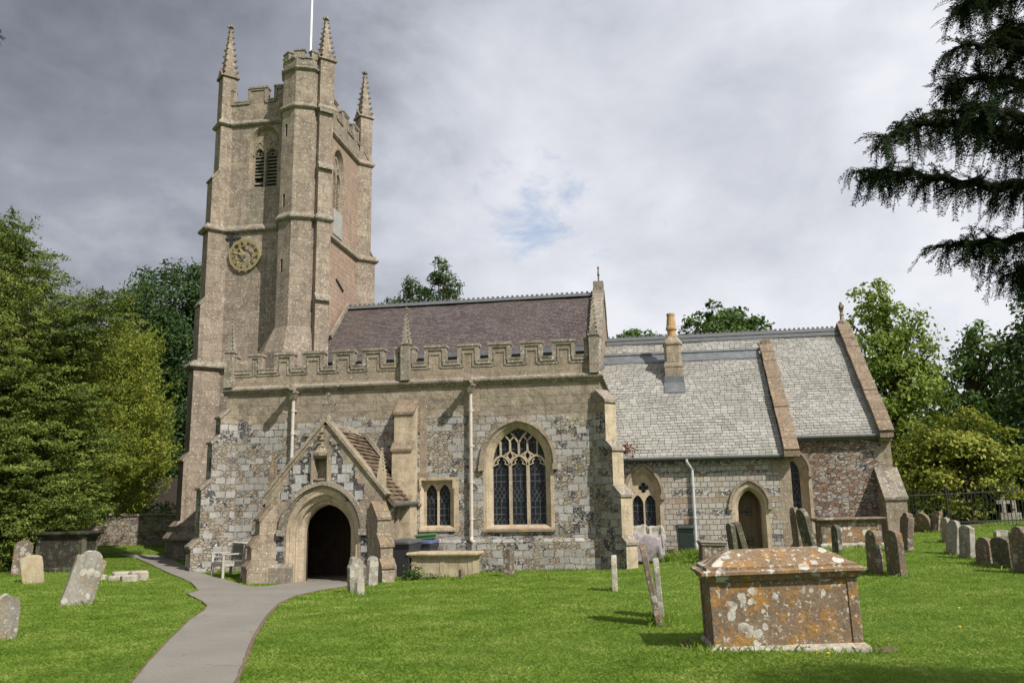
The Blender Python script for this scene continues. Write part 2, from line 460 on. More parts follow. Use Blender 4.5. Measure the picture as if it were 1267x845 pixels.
def banded(name):
    """chapel wall: coursed squared greystone with bands of flint"""
    m, nt, out = newmat(name)
    uv, P, g = faceuv(nt)
    uvw = wobble(nt, uv, 3.0, 0.05)
    rnd, mort = brick(nt, uvw, 0.225, 0.165, 0.012, 0.5, 0.3)
    r2 = mth(nt, 'FRACT', mth(nt, 'MULTIPLY', rnd, 5.77))
    col = ramp(nt, rnd, [(0.0, (0.30, 0.275, 0.24)), (0.4, (0.385, 0.36, 0.32)), (0.75, (0.43, 0.40, 0.345)), (0.93, (0.34, 0.27, 0.20)), (1.0, (0.25, 0.14, 0.09))])
    col = mixc(nt, mrange(nt, noise(nt, P, 6.0, 5.0, 0.65), 0.48, 0.72, 0, 0.6), col, (0.23, 0.20, 0.165))
    col = mixc(nt, mort, col, (0.15, 0.13, 0.105))
    uvf = vscale(nt, wobble(nt, uv, 4.0, 0.06), (15, 19, 1))
    fo = N(nt, 'ShaderNodeTexVoronoi', {'Vector': uvf, 'Scale': 1.0}, voronoi_dimensions='2D')
    fe = N(nt, 'ShaderNodeTexVoronoi', {'Vector': uvf, 'Scale': 1.0}, voronoi_dimensions='2D', feature='DISTANCE_TO_EDGE')
    fc = N(nt, 'ShaderNodeSeparateColor', {0: fo.outputs['Color']})
    fcol = ramp(nt, fc.outputs[1], [(0.0, (0.04, 0.042, 0.05)), (0.35, (0.09, 0.09, 0.10)), (0.65, (0.22, 0.21, 0.205)), (1.0, (0.56, 0.54, 0.50))])
    fcol = mixc(nt, mrange(nt, fe.outputs['Distance'], 0.03, 0.12), (0.30, 0.255, 0.195), fcol)
    sp = N(nt, 'ShaderNodeSeparateXYZ', {0: P})
    z = mth(nt, 'ADD', sp.outputs[2], mth(nt, 'MULTIPLY', noise(nt, P, 1.1, 2.0), 0.06))
    bands = None
    for c, hh in ((2.99, 0.14), (1.98, 0.09), (1.36, 0.09), (0.55, 0.10), (2.62, 0.03)):
        b = mrange(nt, mth(nt, 'ABSOLUTE', mth(nt, 'SUBTRACT', z, c+0.03)), hh, hh+0.02, 1, 0)
        bands = b if bands is None else mth(nt, 'MAXIMUM', bands, b)
    gap = mrange(nt, noise(nt, P, 1.6, 3.0), 0.40, 0.46, 0, 1)
    col = mixc(nt, mth(nt, 'MULTIPLY', bands, gap), col, fcol)
    # brick-red and brown course pieces
    col = mixc(nt, mrange(nt, mth(nt, 'ABSOLUTE', mth(nt, 'SUBTRACT', z, 1.79)), 0.06, 0.075, 0.6, 0), col, (0.27, 0.19, 0.125))
    fine = noise(nt, P, 26.0, 4.0, 0.65)
    h = mth(nt, 'ADD', mth(nt, 'MULTIPLY', mth(nt, 'SUBTRACT', 1.0, mort), mth(nt, 'ADD', 0.8, mth(nt, 'MULTIPLY', r2, 0.5))), mth(nt, 'MULTIPLY', fine, 0.5))
    finish(nt, out, col, 0.92, h, 0.7, 0.03, spec=0.15)
    return m

def roofing(name, cols, moss=None, rough=0.85, stain=(0.10, 0.09, 0.08), dirt=0.5):
    m, nt, out = newmat(name)
    g = N(nt, 'ShaderNodeNewGeometry')
    P = g.outputs['Position']; rnd = g.outputs['Random Per Island']
    col = ramp(nt, rnd, [(i/(len(cols)-1), c) for i, c in enumerate(cols)])
    big = noise(nt, P, 0.5, 5.0, 0.65)
    col = mixc(nt, mrange(nt, big, 0.45, 0.72, 0, dirt), col, stain)
    sp = noise(nt, P, 9.0, 6.0, 0.7)
    col = mixc(nt, mrange(nt, sp, 0.58, 0.70, 0, 0.45), col, tuple(min(0.6, x*1.7) for x in cols[-1]))
    if moss:
        mo = noise(nt, P, 1.3, 6.0, 0.7)
        col = mixc(nt, mrange(nt, mo, 0.60, 0.72, 0, 0.55), col, moss)
    fine = noise(nt, P, 30.0, 3.0, 0.6)
    finish(nt, out, col, rough, fine, 0.3, 0.01, spec=0.3)
    return m

def plain(name, col, rough=0.6, var=0.25, scale=6.0, spec=0.4, metal=0.0, bump=0.15, dark=None, light=None):
    m, nt, out = newmat(name)
    t = N(nt, 'ShaderNodeTexCoord')
    P = t.outputs['Object']
    n = noise(nt, P, scale, 5.0, 0.65)
    c = mixc(nt, mrange(nt, n, 0.35, 0.68, 0, 1), col, dark if dark else tuple(x*(1-var) for x in col))
    if light:
        c = mixc(nt, mrange(nt, noise(nt, P, scale*2.3, 5.0, 0.7), 0.58, 0.70, 0, 0.8), c, light)
    finish(nt, out, c, rough, noise(nt, P, scale*6, 4.0, 0.6), bump, 0.01, metal, spec)
    return m

def wood(name, c0, c1, scale=1.0):
    m, nt, out = newmat(name)
    t = N(nt, 'ShaderNodeTexCoord')
    n = noise(nt, vscale(nt, t.outputs['Object'], (14*scale, 14*scale, 1.2*scale)), 1.0, 5.0, 0.6, 0.4)
    c = mixc(nt, mrange(nt, n, 0.3, 0.7), c0, c1)
    finish(nt, out, c, 0.8, n, 0.4, 0.01, spec=0.25)
    return m

def headstone_mat(name, base, dark, white=0.6, orange=0.25, green=0.3, lower=0.0):
    """weathered monument: blotches of pale and orange lichen over the stone"""
    m, nt, out = newmat(name)
    t = N(nt, 'ShaderNodeTexCoord')
    oi = N(nt, 'ShaderNodeObjectInfo')
    off = mth(nt, 'MULTIPLY', oi.outputs['Random'], 37.0)
    P = addv(nt, t.outputs['Object'], N(nt, 'ShaderNodeCombineXYZ', {0: off, 1: off, 2: off}).outputs[0])
    col = mixc(nt, mrange(nt, noise(nt, P, 2.6, 6.0, 0.65), 0.35, 0.65), base, dark)
    st = noise(nt, vscale(nt, P, (9, 9, 0.9)), 1.0, 4.0, 0.6)
    col = mixc(nt, mrange(nt, st, 0.5, 0.75, 0, 0.6), col, tuple(x*0.55 for x in dark))
    col = mixc(nt, mrange(nt, noise(nt, P, 3.4, 5.0, 0.6), 0.53, 0.68, 0, green), col, (0.12, 0.13, 0.06))
    col = mixc(nt, mrange(nt, noise(nt, P, 5.2, 7.0, 0.72), 0.51, 0.60, 0, orange), col, (0.42, 0.215, 0.05))
    # round pale colonies
    vo = N(nt, 'ShaderNodeTexVoronoi', {'Vector': wobble(nt, P, 9.0, 0.12), 'Scale': 7.5, 'Randomness': 1.0})
    sc = N(nt, 'ShaderNodeSeparateColor', {0: vo.outputs['Color']})
    rad = mrange(nt, sc.outputs[0], 0.30, 1.0, 0.0, 0.66)
    blob = mth(nt, 'GREATER_THAN', rad, vo.outputs['Distance'])
    patchy = mrange(nt, noise(nt, P, 2.2, 3.0, 0.6), 0.42, 0.52, 0, 1)
    col = mixc(nt, mth(nt, 'MULTIPLY', mth(nt, 'MULTIPLY', blob, patchy), white), col, mixc(nt, sc.outputs[1], (0.60, 0.575, 0.51), (0.42, 0.40, 0.34)))
    col = mixc(nt, mrange(nt, noise(nt, P, 17.0, 5.0, 0.7), 0.565, 0.64, 0, white), col, (0.55, 0.53, 0.46))
    fine = noise(nt, P, 32.0, 5.0, 0.65)
    fv = mrange(nt, fine, 0.3, 0.7, 0.72, 1.2)
    col = mixc(nt, 1.0, col, N(nt, 'ShaderNodeCombineXYZ', {0: fv, 1: fv, 2: fv}).outputs[0], 'MULTIPLY')
    h = mth(nt, 'ADD', mth(nt, 'MULTIPLY', fine, 0.5), noise(nt, P, 6.0, 5.0, 0.6))
    finish(nt, out, col, 0.93, h, 0.6, 0.025, spec=0.12)
    return m

def glass_mat():
    m, nt, out = newmat('leaded_glass')
    uv, P, g = faceuv(nt)
    s = N(nt, 'ShaderNodeSeparateXYZ', {0: uv})
    def lines(v, period, wdt):
        f = mth(nt, 'ABSOLUTE', mth(nt, 'SUBTRACT', mth(nt, 'FRACT', mth(nt, 'DIVIDE', v, period)), 0.5))
        return mrange(nt, f, wdt, wdt+0.03, 1, 0)
    d1 = lines(mth(nt, 'ADD', s.outputs[0], mth(nt, 'MULTIPLY', s.outputs[1], 0.6)), 0.13, 0.055)
    d2 = lines(mth(nt, 'SUBTRACT', s.outputs[0], mth(nt, 'MULTIPLY', s.outputs[1], 0.6)), 0.13, 0.055)
    h1 = lines(s.outputs[0], 0.145, 0.05)
    h2 = lines(s.outputs[1], 0.19, 0.05)
    zone = mth(nt, 'GREATER_THAN', mth(nt, 'FRACT', mth(nt, 'DIVIDE', s.outputs[1], 0.9)), 0.45)
    L = N(nt, 'ShaderNodeMix', {0: zone, 2: mth(nt, 'MAXIMUM', d1, d2), 3: mth(nt, 'MAXIMUM', h1, h2)}, data_type='FLOAT').outputs[0]
    L = mth(nt, 'MULTIPLY', L, mrange(nt, noise(nt, P, 5.0, 3.0), 0.35, 0.6, 0.25, 1))
    base = mixc(nt, noise(nt, P, 2.0), (0.008, 0.010, 0.013), (0.022, 0.025, 0.03))
    col = mixc(nt, L, base, (0.10, 0.105, 0.11))
    ro = N(nt, 'ShaderNodeMix', {0: L, 2: 0.22, 3: 0.6}, data_type='FLOAT').outputs[0]
    finish(nt, out, col, ro, noise(nt, P, 9.0, 2.0), 0.12, 0.02, spec=0.18)
    return m

def leaf_mat(name, c0, c1, c2, trans=0.35, scale=0.6, nw=0.45, spec=0.25):
    m, nt, out = newmat(name)
    g = N(nt, 'ShaderNodeNewGeometry')
    r = g.outputs['Random Per Island']
    n = mth(nt, 'ADD', mth(nt, 'MULTIPLY', noise(nt, g.outputs['Position'], scale, 3.0, 0.6), 0.6), mth(nt, 'MULTIPLY', noise(nt, g.outputs['Position'], scale*3.1, 3.0, 0.6), 0.4))
    f = mth(nt, 'ADD', mth(nt, 'MULTIPLY', r, 1.0-nw), mth(nt, 'MULTIPLY', mrange(nt, n, 0.36, 0.64), nw))
    col = ramp(nt, f, [(0.15, c0), (0.55, c1), (0.95, c2)])
    d = N(nt, 'ShaderNodeBsdfPrincipled', {'Base Color': col, 'Roughness': 0.6, 'Specular IOR Level': spec})
    t = N(nt, 'ShaderNodeBsdfTranslucent', {'Color': mixc(nt, 0.5, col, (0.16, 0.26, 0.03))})
    mx = N(nt, 'ShaderNodeMixShader', {0: trans, 1: d.outputs[0], 2: t.outputs[0]})
    nt.links.new(mx.outputs[0], out.inputs[0])
    return m

def ground_mat():
    m, nt, out = newmat('lawn_ground')
    g = N(nt, 'ShaderNodeNewGeometry'); P = g.outputs['Position']
    n = noise(nt, P, 0.5, 5.0, 0.6); n2 = noise(nt, P, 5.0, 5.0, 0.7); n3 = noise(nt, P, 60.0, 4.0, 0.7)
    col = mixc(nt, mrange(nt, n, 0.35, 0.65), (0.10, 0.185, 0.024), (0.145, 0.225, 0.034))
    col = mixc(nt, mrange(nt, n2, 0.45, 0.75, 0, 0.7), col, (0.20, 0.21, 0.05))
    col = mixc(nt, mrange(nt, n3, 0.4, 0.75, 0, 0.7), col, (0.060, 0.11, 0.015))
    finish(nt, out, col, 0.95, mth(nt, 'ADD', n3, n2), 0.8, 0.05, spec=0.1)
    return m

def asphalt_mat():
    m, nt, out = newmat('worn_tarmac')
    g = N(nt, 'ShaderNodeNewGeometry'); P = g.outputs['Position']
    n = noise(nt, P, 0.8, 5.0, 0.6); n3 = noise(nt, P, 90.0, 3.0, 0.8)
    col = mixc(nt, mrange(nt, n, 0.35, 0.65), (0.225, 0.205, 0.175), (0.185, 0.17, 0.147))
    col = mixc(nt, mrange(nt, n3, 0.45, 0.7, 0, 0.6), col, (0.30, 0.28, 0.24))
    col = mixc(nt, mrange(nt, noise(nt, P, 3.0, 6.0, 0.7), 0.58, 0.72, 0, 0.5), col, (0.13, 0.115, 0.095))
    ck = N(nt, 'ShaderNodeTexVoronoi', {'Vector': wobble(nt, P, 2.5, 0.5), 'Scale': 0.55}, voronoi_dimensions='2D', feature='DISTANCE_TO_EDGE')
    cf = mth(nt, 'MULTIPLY', mrange(nt, ck.outputs['Distance'], 0.004, 0.012, 0.55, 0), mrange(nt, noise(nt, P, 0.9, 3.0), 0.5, 0.6, 0, 1))
    col = mixc(nt, cf, col, (0.07, 0.07, 0.045))
    grit = mrange(nt, noise(nt, P, 28.0, 3.0, 0.8), 0.58, 0.66, 0, 0.5)
    col = mixc(nt, grit, col, (0.10, 0.09, 0.075))
    finish(nt, out, col, 0.9, n3, 0.5, 0.01, spec=0.2)
    return m

TOWER_ST = ashlar('tower_stone', (0.355, 0.287, 0.22), (0.262, 0.21, 0.16), (0.155, 0.125, 0.098), 0.6, 0.31, 0.75, 0.5, 0.4)
PINK_ST = ashlar('tower_pink_stone', (0.41, 0.29, 0.22), (0.35, 0.25, 0.19), (0.26, 0.185, 0.14), 0.42, 0.2, 0.35, 0.35, 0.5)
DRESS = ashlar('dressed_limestone', (0.51, 0.415, 0.29), (0.43, 0.35, 0.245), (0.28, 0.225, 0.155), 0.5, 0.4, 0.35, 0.8, 0.25)
DRESS_W = ashlar('weathered_limestone', (0.355, 0.285, 0.205), (0.285, 0.23, 0.168), (0.165, 0.135, 0.102), 0.6, 0.33, 0.65, 0.65, 0.35, 0.3)
CAPST = ashlar('lichened_coping_stone', (0.32, 0.272, 0.21), (0.26, 0.222, 0.175), (0.13, 0.112, 0.092), 0.9, 0.6, 0.9, 0.8, 0.3, 0.35)
COPE_R = ashlar('orange_coping_stone', (0.28, 0.205, 0.135), (0.24, 0.18, 0.125), (0.15, 0.115, 0.085), 0.9, 0.42, 0.45, 0.3, 0.45, 0.7)
RUBBLE = rubble('aisle_rubble', (0.425, 0.41, 0.38), (0.265, 0.22, 0.165), 0.10, 0.30, 0.205, 0.54, 4.25, (0.21, 0.17, 0.125), (0.28, 0.24, 0.185), 1.35)
RUBBLE_RED = rubble('chancel_rubble', (0.34, 0.295, 0.25), (0.22, 0.15, 0.108), 0.05, 0.19, 0.105, 0.95, None, (0.145, 0.095, 0.07), (0.185, 0.14, 0.105), 1.15)
BANDED = banded('chapel_greystone')
FLINT = rubble('flint_panel', (0.43, 0.42, 0.40), (0.2, 0.2, 0.2), 0.7, 0.4, 0.3, 3.0)
BLOCKG = ashlar('grey_block', (0.43, 0.42, 0.40), (0.38, 0.37, 0.355), (0.28, 0.265, 0.24), 0.8, 0.8, 0.4, 0.9)
SLATE = roofing('pale_stone_slates', [(0.225, 0.217, 0.197), (0.275, 0.265, 0.24), (0.305, 0.294, 0.265), (0.35, 0.335, 0.30)], (0.21, 0.22, 0.12), 0.8, (0.19, 0.175, 0.15), 0.6)
TILE = roofing('purple_brown_tiles', [(0.066, 0.051, 0.050), (0.086, 0.067, 0.065), (0.102, 0.082, 0.079), (0.125, 0.102, 0.093)], None, 0.75, (0.115, 0.098, 0.085), 0.6)
STONETILE = roofing('stone_roof_tiles', [(0.08, 0.058, 0.040), (0.125, 0.09, 0.06), (0.165, 0.12, 0.078), (0.21, 0.16, 0.105)], (0.14, 0.14, 0.05), 0.9, (0.07, 0.055, 0.04), 0.6)
LEAD = plain('lead', (0.17, 0.18, 0.19), 0.55, 0.35, 3.0, 0.5, 0.3, light=(0.30, 0.31, 0.31))
GLASS = glass_mat()
UNDER = plain('roof_underlay', (0.06, 0.055, 0.048), 0.95, 0.2, 4.0, 0.1)
DARKWOOD = wood('dark_oak', (0.035, 0.024, 0.016), (0.065, 0.045, 0.03))
OLDOAK = wood('old_oak_door', (0.085, 0.06, 0.038), (0.14, 0.105, 0.068))
GREYWOOD = wood('silvered_teak', (0.33, 0.30, 0.255), (0.47, 0.44, 0.38))
GREYWOOD_D = wood('damp_teak', (0.12, 0.12, 0.105), (0.19, 0.185, 0.165))  # darker grey teak for the bench back
LOUVRE = wood('louvre_boards', (0.15, 0.14, 0.12), (0.22, 0.20, 0.165))
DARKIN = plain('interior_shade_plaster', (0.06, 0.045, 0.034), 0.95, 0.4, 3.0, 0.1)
PALEPAINT = plain('pale_pipe_paint', (0.56, 0.50, 0.43), 0.5, 0.2, 8.0, 0.4)
GREYPAINT = plain('grey_pipe_paint', (0.50, 0.52, 0.54), 0.45, 0.15, 8.0, 0.4)
WHITEPAINT = plain('white_pole_paint', (0.80, 0.80, 0.78), 0.4, 0.08, 8.0, 0.4)
IRON = plain('black_iron', (0.03, 0.028, 0.025), 0.6, 0.3, 12.0, 0.4)
GUTTER = plain('dark_gutter', (0.12, 0.125, 0.125), 0.5, 0.3, 6.0, 0.4)
GOLD = plain('gilded_iron', (0.41, 0.34, 0.16), 0.5, 0.2, 20.0, 0.5, 0.15)
POT = plain('buff_clay_pot', (0.46, 0.315, 0.165), 0.8, 0.3, 5.0, 0.2, dark=(0.33, 0.19, 0.09))
BINGREY = plain('dark_grey_plastic', (0.032, 0.035, 0.040), 0.42, 0.2, 5.0, 0.45, bump=0.03)
BINLID = plain('slate_grey_plastic', (0.085, 0.09, 0.10), 0.45, 0.2, 5.0, 0.4, bump=0.03)
BINGREEN = plain('dark_green_plastic', (0.018, 0.030, 0.025), 0.45, 0.2, 5.0, 0.4, bump=0.03)
BOXGREEN = plain('green_plastic', (0.075, 0.20, 0.075), 0.5, 0.2, 5.0, 0.4, bump=0.03)
BOXBLUE = plain('blue_plastic', (0.09, 0.11, 0.21), 0.5, 0.2, 5.0, 0.4, bump=0.03)
SHEET = plain('mauve_sheeting', (0.37, 0.325, 0.34), 0.85, 0.2, 9.0, 0.2, bump=0.6, dark=(0.21, 0.175, 0.195), light=(0.46, 0.43, 0.42))
CANVAS = plain('grey_canvas', (0.43, 0.40, 0.335), 0.9, 0.3, 5.0, 0.2)
TOMB = headstone_mat('lichened_tomb_stone', (0.255, 0.18, 0.12), (0.18, 0.13, 0.09), 1.0, 0.72, 0.1)
TOMBLID = headstone_mat('orange_lichened_lid', (0.27, 0.185, 0.115), (0.19, 0.135, 0.09), 1.0, 0.62, 0.05)
HS_GREY = headstone_mat('grey_headstone', (0.33, 0.31, 0.265), (0.20, 0.185, 0.155), 0.6, 0.25, 0.15)
HS_PALE = headstone_mat('pale_headstone', (0.43, 0.395, 0.325), (0.27, 0.245, 0.20), 0.6, 0.25, 0.05)
HS_BROWN = headstone_mat('brown_headstone', (0.195, 0.15, 0.115), (0.125, 0.10, 0.08), 0.5, 0.3, 0.2)
HS_DARK = headstone_mat('mossy_headstone', (0.125, 0.115, 0.085), (0.08, 0.078, 0.06), 0.35, 0.1, 0.6)
HS_SHADE = headstone_mat('soot_dark_stone', (0.045, 0.04, 0.032), (0.028, 0.027, 0.022), 0.08, 0.03, 0.4)  # shade under the yew put into the stone colour, near black
HS_CREAM = headstone_mat('cream_tomb_stone', (0.47, 0.40, 0.27), (0.35, 0.29, 0.19), 0.35, 0.25, 0.1)
GRASSG = ground_mat()
TARMAC = asphalt_mat()
BLADE = leaf_mat('grass_blades', (0.13, 0.225, 0.024), (0.235, 0.35, 0.046), (0.41, 0.46, 0.125), 0.45, 0.9, 0.7)
YEW = leaf_mat('yew_leaves', (0.040, 0.066, 0.012), (0.12, 0.16, 0.026), (0.30, 0.32, 0.062), 0.25, 0.8)
YEWGOLD = leaf_mat('golden_yew_leaves', (0.11, 0.145, 0.018), (0.26, 0.29, 0.042), (0.46, 0.47, 0.09), 0.3, 0.8)
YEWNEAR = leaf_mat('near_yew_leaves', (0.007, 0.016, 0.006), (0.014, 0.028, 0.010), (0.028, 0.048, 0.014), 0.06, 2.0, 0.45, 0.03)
LIME = leaf_mat('fresh_leaves', (0.09, 0.145, 0.020), (0.19, 0.26, 0.038), (0.34, 0.39, 0.085), 0.4, 0.35)
MIDLEAF = leaf_mat('mid_green_leaves', (0.036, 0.076, 0.017), (0.07, 0.125, 0.027), (0.125, 0.19, 0.045), 0.3, 0.35)
DARKLEAF = leaf_mat('dark_leaves', (0.018, 0.042, 0.011), (0.038, 0.075, 0.018), (0.068, 0.115, 0.028), 0.25, 0.35)
BIRCH = leaf_mat('grey_green_leaves', (0.040, 0.070, 0.028), (0.070, 0.105, 0.045), (0.12, 0.16, 0.07), 0.35, 0.5)
OLIVE = leaf_mat('olive_gold_leaves', (0.11, 0.135, 0.016), (0.25, 0.265, 0.035), (0.43, 0.42, 0.07), 0.3, 0.6)
REDLEAF = leaf_mat('red_leaves', (0.16, 0.03, 0.03), (0.25, 0.06, 0.05), (0.12, 0.10, 0.04), 0.3, 2.0)
TWIG = plain('dark_twigs', (0.022, 0.018, 0.013), 0.95, 0.3, 9.0, 0.1)
BARK = plain('bark', (0.075, 0.055, 0.038), 0.95, 0.4, 7.0, 0.1, bump=0.8)
YELLOWP = plain('yellow_petals', (0.75, 0.55, 0.03), 0.6, 0.1, 30.0, 0.2)
EARTH = plain('bare_earth', (0.17, 0.125, 0.08), 0.95, 0.4, 14.0, 0.1, bump=0.9)
# ================================================================== THE CHURCH
LB = (-6.0, 30.0, -0.2)
church = thing('church', 'stone parish church with embattled clock tower, rubble aisle, gabled porch and slate roofs', 'church', LB)
def part(mb, name, mats, parent=None, **k):
    if parent is None:
        return mb.build(name, mats, church, base=LB, **k)
    return mb.build(name, mats, parent, **k)
def FS(Y): return Frame((0, Y, 0), (1, 0, 0), (0, 1, 0))
def FE(X): return Frame((X, 0, 0), (0, 1, 0), (-1, 0, 0))

def offset_poly(poly, d):
    n = len(poly); area = sum(poly[i][0]*poly[(i+1) % n][1]-poly[(i+1) % n][0]*poly[i][1] for i in range(n))
    sg = 1 if area > 0 else -1
    out = []
    for i in range(n):
        p0 = Vector(poly[i-1]); p1 = Vector(poly[i]); p2 = Vector(poly[(i+1) % n])
        e1 = (p1-p0).normalized(); e2 = (p2-p1).normalized()
        n1 = Vector((e1.y, -e1.x))*sg; n2 = Vector((e2.y, -e2.x))*sg
        m = (n1+n2); m = m/ max(m.length_squared, 0.2)*2
        out.append((p1.x+m.x*d, p1.y+m.y*d))
    return out
def mould(mb, poly, z, proj=0.1, h=0.12, top=0.16):
    """projecting string course round a plan outline: hollow under, sloped on top"""
    loops = []
    for dd, zz_ in ((-0.03, z-h), (proj*0.35, z-h), (proj, z-h*0.45), (proj, z), (-0.02, z+top), (-0.06, z+top)):
        loops.append([(x, y, zz_) for x, y in offset_poly(poly, dd)])
    mb.loft(loops)
def buttress(mb, C, d, t, stages, k=1.0, cap=1, zb=-0.6, capproj=0.05, side=None):
    """stepped buttress; stages from the ground up as (top of vertical face, projection)"""
    d = Vector((d[0], d[1], 0)).normalized(); n = Vector((-d.y, d.x, 0)); C = Vector((C[0], C[1], 0))
    prof = [(-0.4, zb), (stages[0][1], zb)]
    for i, (zt, L) in enumerate(stages):
        prof.append((L, zt))
        L2 = stages[i+1][1] if i+1 < len(stages) else 0.0
        if i+1 < len(stages) and stages[i+1][1] >= L: continue
        prof.append((L2, zt+(L-L2)*k))
    prof.append((-0.4, prof[-1][1]))
    mi = mb.mi
    mb.prism([C-n*t/2+d*s+Vector((0, 0, z)) for s, z in prof], n*t)
    if side is not None:
        k0 = len(mb.m)-2-len(prof); mb.m[k0] = side; mb.m[k0+1] = side
    mb.mi = cap
    for i, (zt, L) in enumerate(stages):
        L2 = stages[i+1][1] if i+1 < len(stages) else 0.0
        if L2 >= L: continue
        o = capproj
        q = [(L+o, zt-0.05-o*k*0.4), (L+o, zt+0.02-o*k*0.4), (L2-0.0, zt+(L-L2)*k+0.075), (L2-0.02, zt+(L-L2)*k+0.0), (L-0.02, zt-0.05)]
        tt = t+0.07
        mb.prism([C-n*tt/2+d*s+Vector((0, 0, z)) for s, z in q], n*tt)
    mb.mi = mi
def pinnacle(mb, cx, cy, hw, rot, z0, z1, z2, nck=7, gab=True):
    """square shaft, gablets, crocketed spire and finial"""
    c = Vector((cx, cy, 0)); a = Vector((math.cos(rot), math.sin(rot), 0)); b = Vector((-a.y, a.x, 0))
    mb.loft([[c+a*(sx*hw)+b*(sy*hw)+Vector((0, 0, z)) for sx, sy in ((-1, -1), (1, -1), (1, 1), (-1, 1))] for z in (z0, z1)])
    if gab:
        gh = hw*1.1
        for e, f in ((a, b), (b, a), (-a, b), (-b, a)):
            p = c+e*(hw*0.98)
            mb.prism([p-f*hw*1.18+Vector((0, 0, z1-hw*0.25)), p+f*hw*1.18+Vector((0, 0, z1-hw*0.25)), p+f*hw*0.95+Vector((0, 0, z1-hw*0.02)), p+Vector((0, 0, z1+gh)), p-f*hw*0.95+Vector((0, 0, z1-hw*0.02))], e*hw*0.25)
            q = c+(e+f).normalized()*hw*1.5
            mb.obox(q+Vector((0, 0, z1-hw*0.1)), e*hw*0.2, f*hw*0.2, (0, 0, hw*0.2))
    H = z2-z1; r0 = hw*0.84; r1 = hw*0.12; zt = z2-H*0.07
    mb.loft([[c+a*(sx*r)+b*(sy*r)+Vector((0, 0, z)) for sx, sy in ((-1, -1), (1, -1), (1, 1), (-1, 1))] for r, z in ((r0, z1), (r1, zt))])
    for sx, sy in ((-1, -1), (1, -1), (1, 1), (-1, 1)):
        e = (a*sx+b*sy).normalized()
        for k in range(nck):
            f = (k+0.7)/(nck+0.35)
            r = (r0+(r1-r0)*f)*1.414
            s = hw*(0.24-0.10*f)
            p = c+e*(r+s*0.45)+Vector((0, 0, z1+(zt-z1)*f))
            mb.obox(p, e*s, Vector((-e.y, e.x, 0))*s*0.6, Vector((0, 0, s*0.55))+e*s*0.25)
    s = hw*0.36
    mb.lathe(c, [(r1*0.9, zt-0.01), (s*0.5, zt+0.01), (s, zt+H*0.025), (s*0.55, zt+H*0.045), (s*0.35, z2), ], 8)
    mb.obox(c+Vector((0, 0, zt+H*0.025)), a*s*1.25, b*s*0.4, (0, 0, s*0.4))
    mb.obox(c+Vector((0, 0, zt+H*0.025)), b*s*1.25, a*s*0.4, (0, 0, s*0.4))
def crenel(F, x0, x1, zb, zl, zt, merlons, th, name, mats, parent=None, band=0.1, inner=True, prj=0.05):
    """embattled parapet with a moulding that follows every merlon and opening"""
    mb = MB()
    out = [(x0, zb), (x1, zb)]
    ml = sorted(merlons, reverse=True)
    cur = x1
    for a, b in ml:
        if b < cur-1e-6:
            out += [(cur, zl)] if out[-1] != (cur, zl) else []
            out += [(b, zl)]
        out += [(b, zt), (a, zt)]
        cur = a
        if a > x0+1e-6: out += [(a, zl)]
    if cur > x0+1e-6: out += [(x0, zl)]
    res = [out[0]]
    for p in out[1:]:
        if abs(p[0]-res[-1][0])+abs(p[1]-res[-1][1]) > 1e-6: res.append(p)
    mb.slab(F, res, 0, th)
    mb.mi = 1
    dA, dB = -prj, th+0.03
    ms = sorted(merlons)
    gaps = []
    cur = x0
    for a, b in ms:
        if a-cur > 0.05: gaps.append((cur, a))
        cur = b
    if x1-cur > 0.05: gaps.append((cur, x1))
    for a, b in ms:
        mb.slab(F, rect(a-0.035, b+0.035, zt-0.035, zt+0.045), dA-0.015, dB)
        mb.slab(F, rect(a-0.02, b+0.02, zt-0.035-band*0.75, zt-0.037), dA+0.012, 0.03)
        if inner: mb.slab(F, rect(a+0.13, b-0.13, zt-band-0.16, zt-band-0.1), -0.028, 0.02)
        for s, e in ((a, 1), (b, -1)):
            if s-x0 < 0.03 or x1-s < 0.03: continue
            lo, hi = (s-0.02, s+band) if e > 0 else (s-band, s+0.02)
            mb.slab(F, rect(lo, hi, zl+0.0, zt-0.04-band*0.75), dA+0.006, 0.03)
            if inner:
                lo, hi = (s+0.13, s+0.185) if e > 0 else (s-0.185, s-0.13)
                mb.slab(F, rect(lo, hi, zl-0.16, zt-band-0.1), -0.025, 0.02)
    for a, b in gaps:
        mb.slab(F, rect(a-band+0.03, b+band-0.03, zl-band, zl-0.002), dA+0.003, 0.03)
        mb.slab(F, rect(a+0.02, b-0.02, zl, zl+0.05), dA-0.012, dB-0.004)
        if inner: mb.slab(F, rect(a-0.13, b+0.13, zl-band-0.085, zl-band-0.03), -0.022, 0.02)
    return part(mb, name, mats, parent)
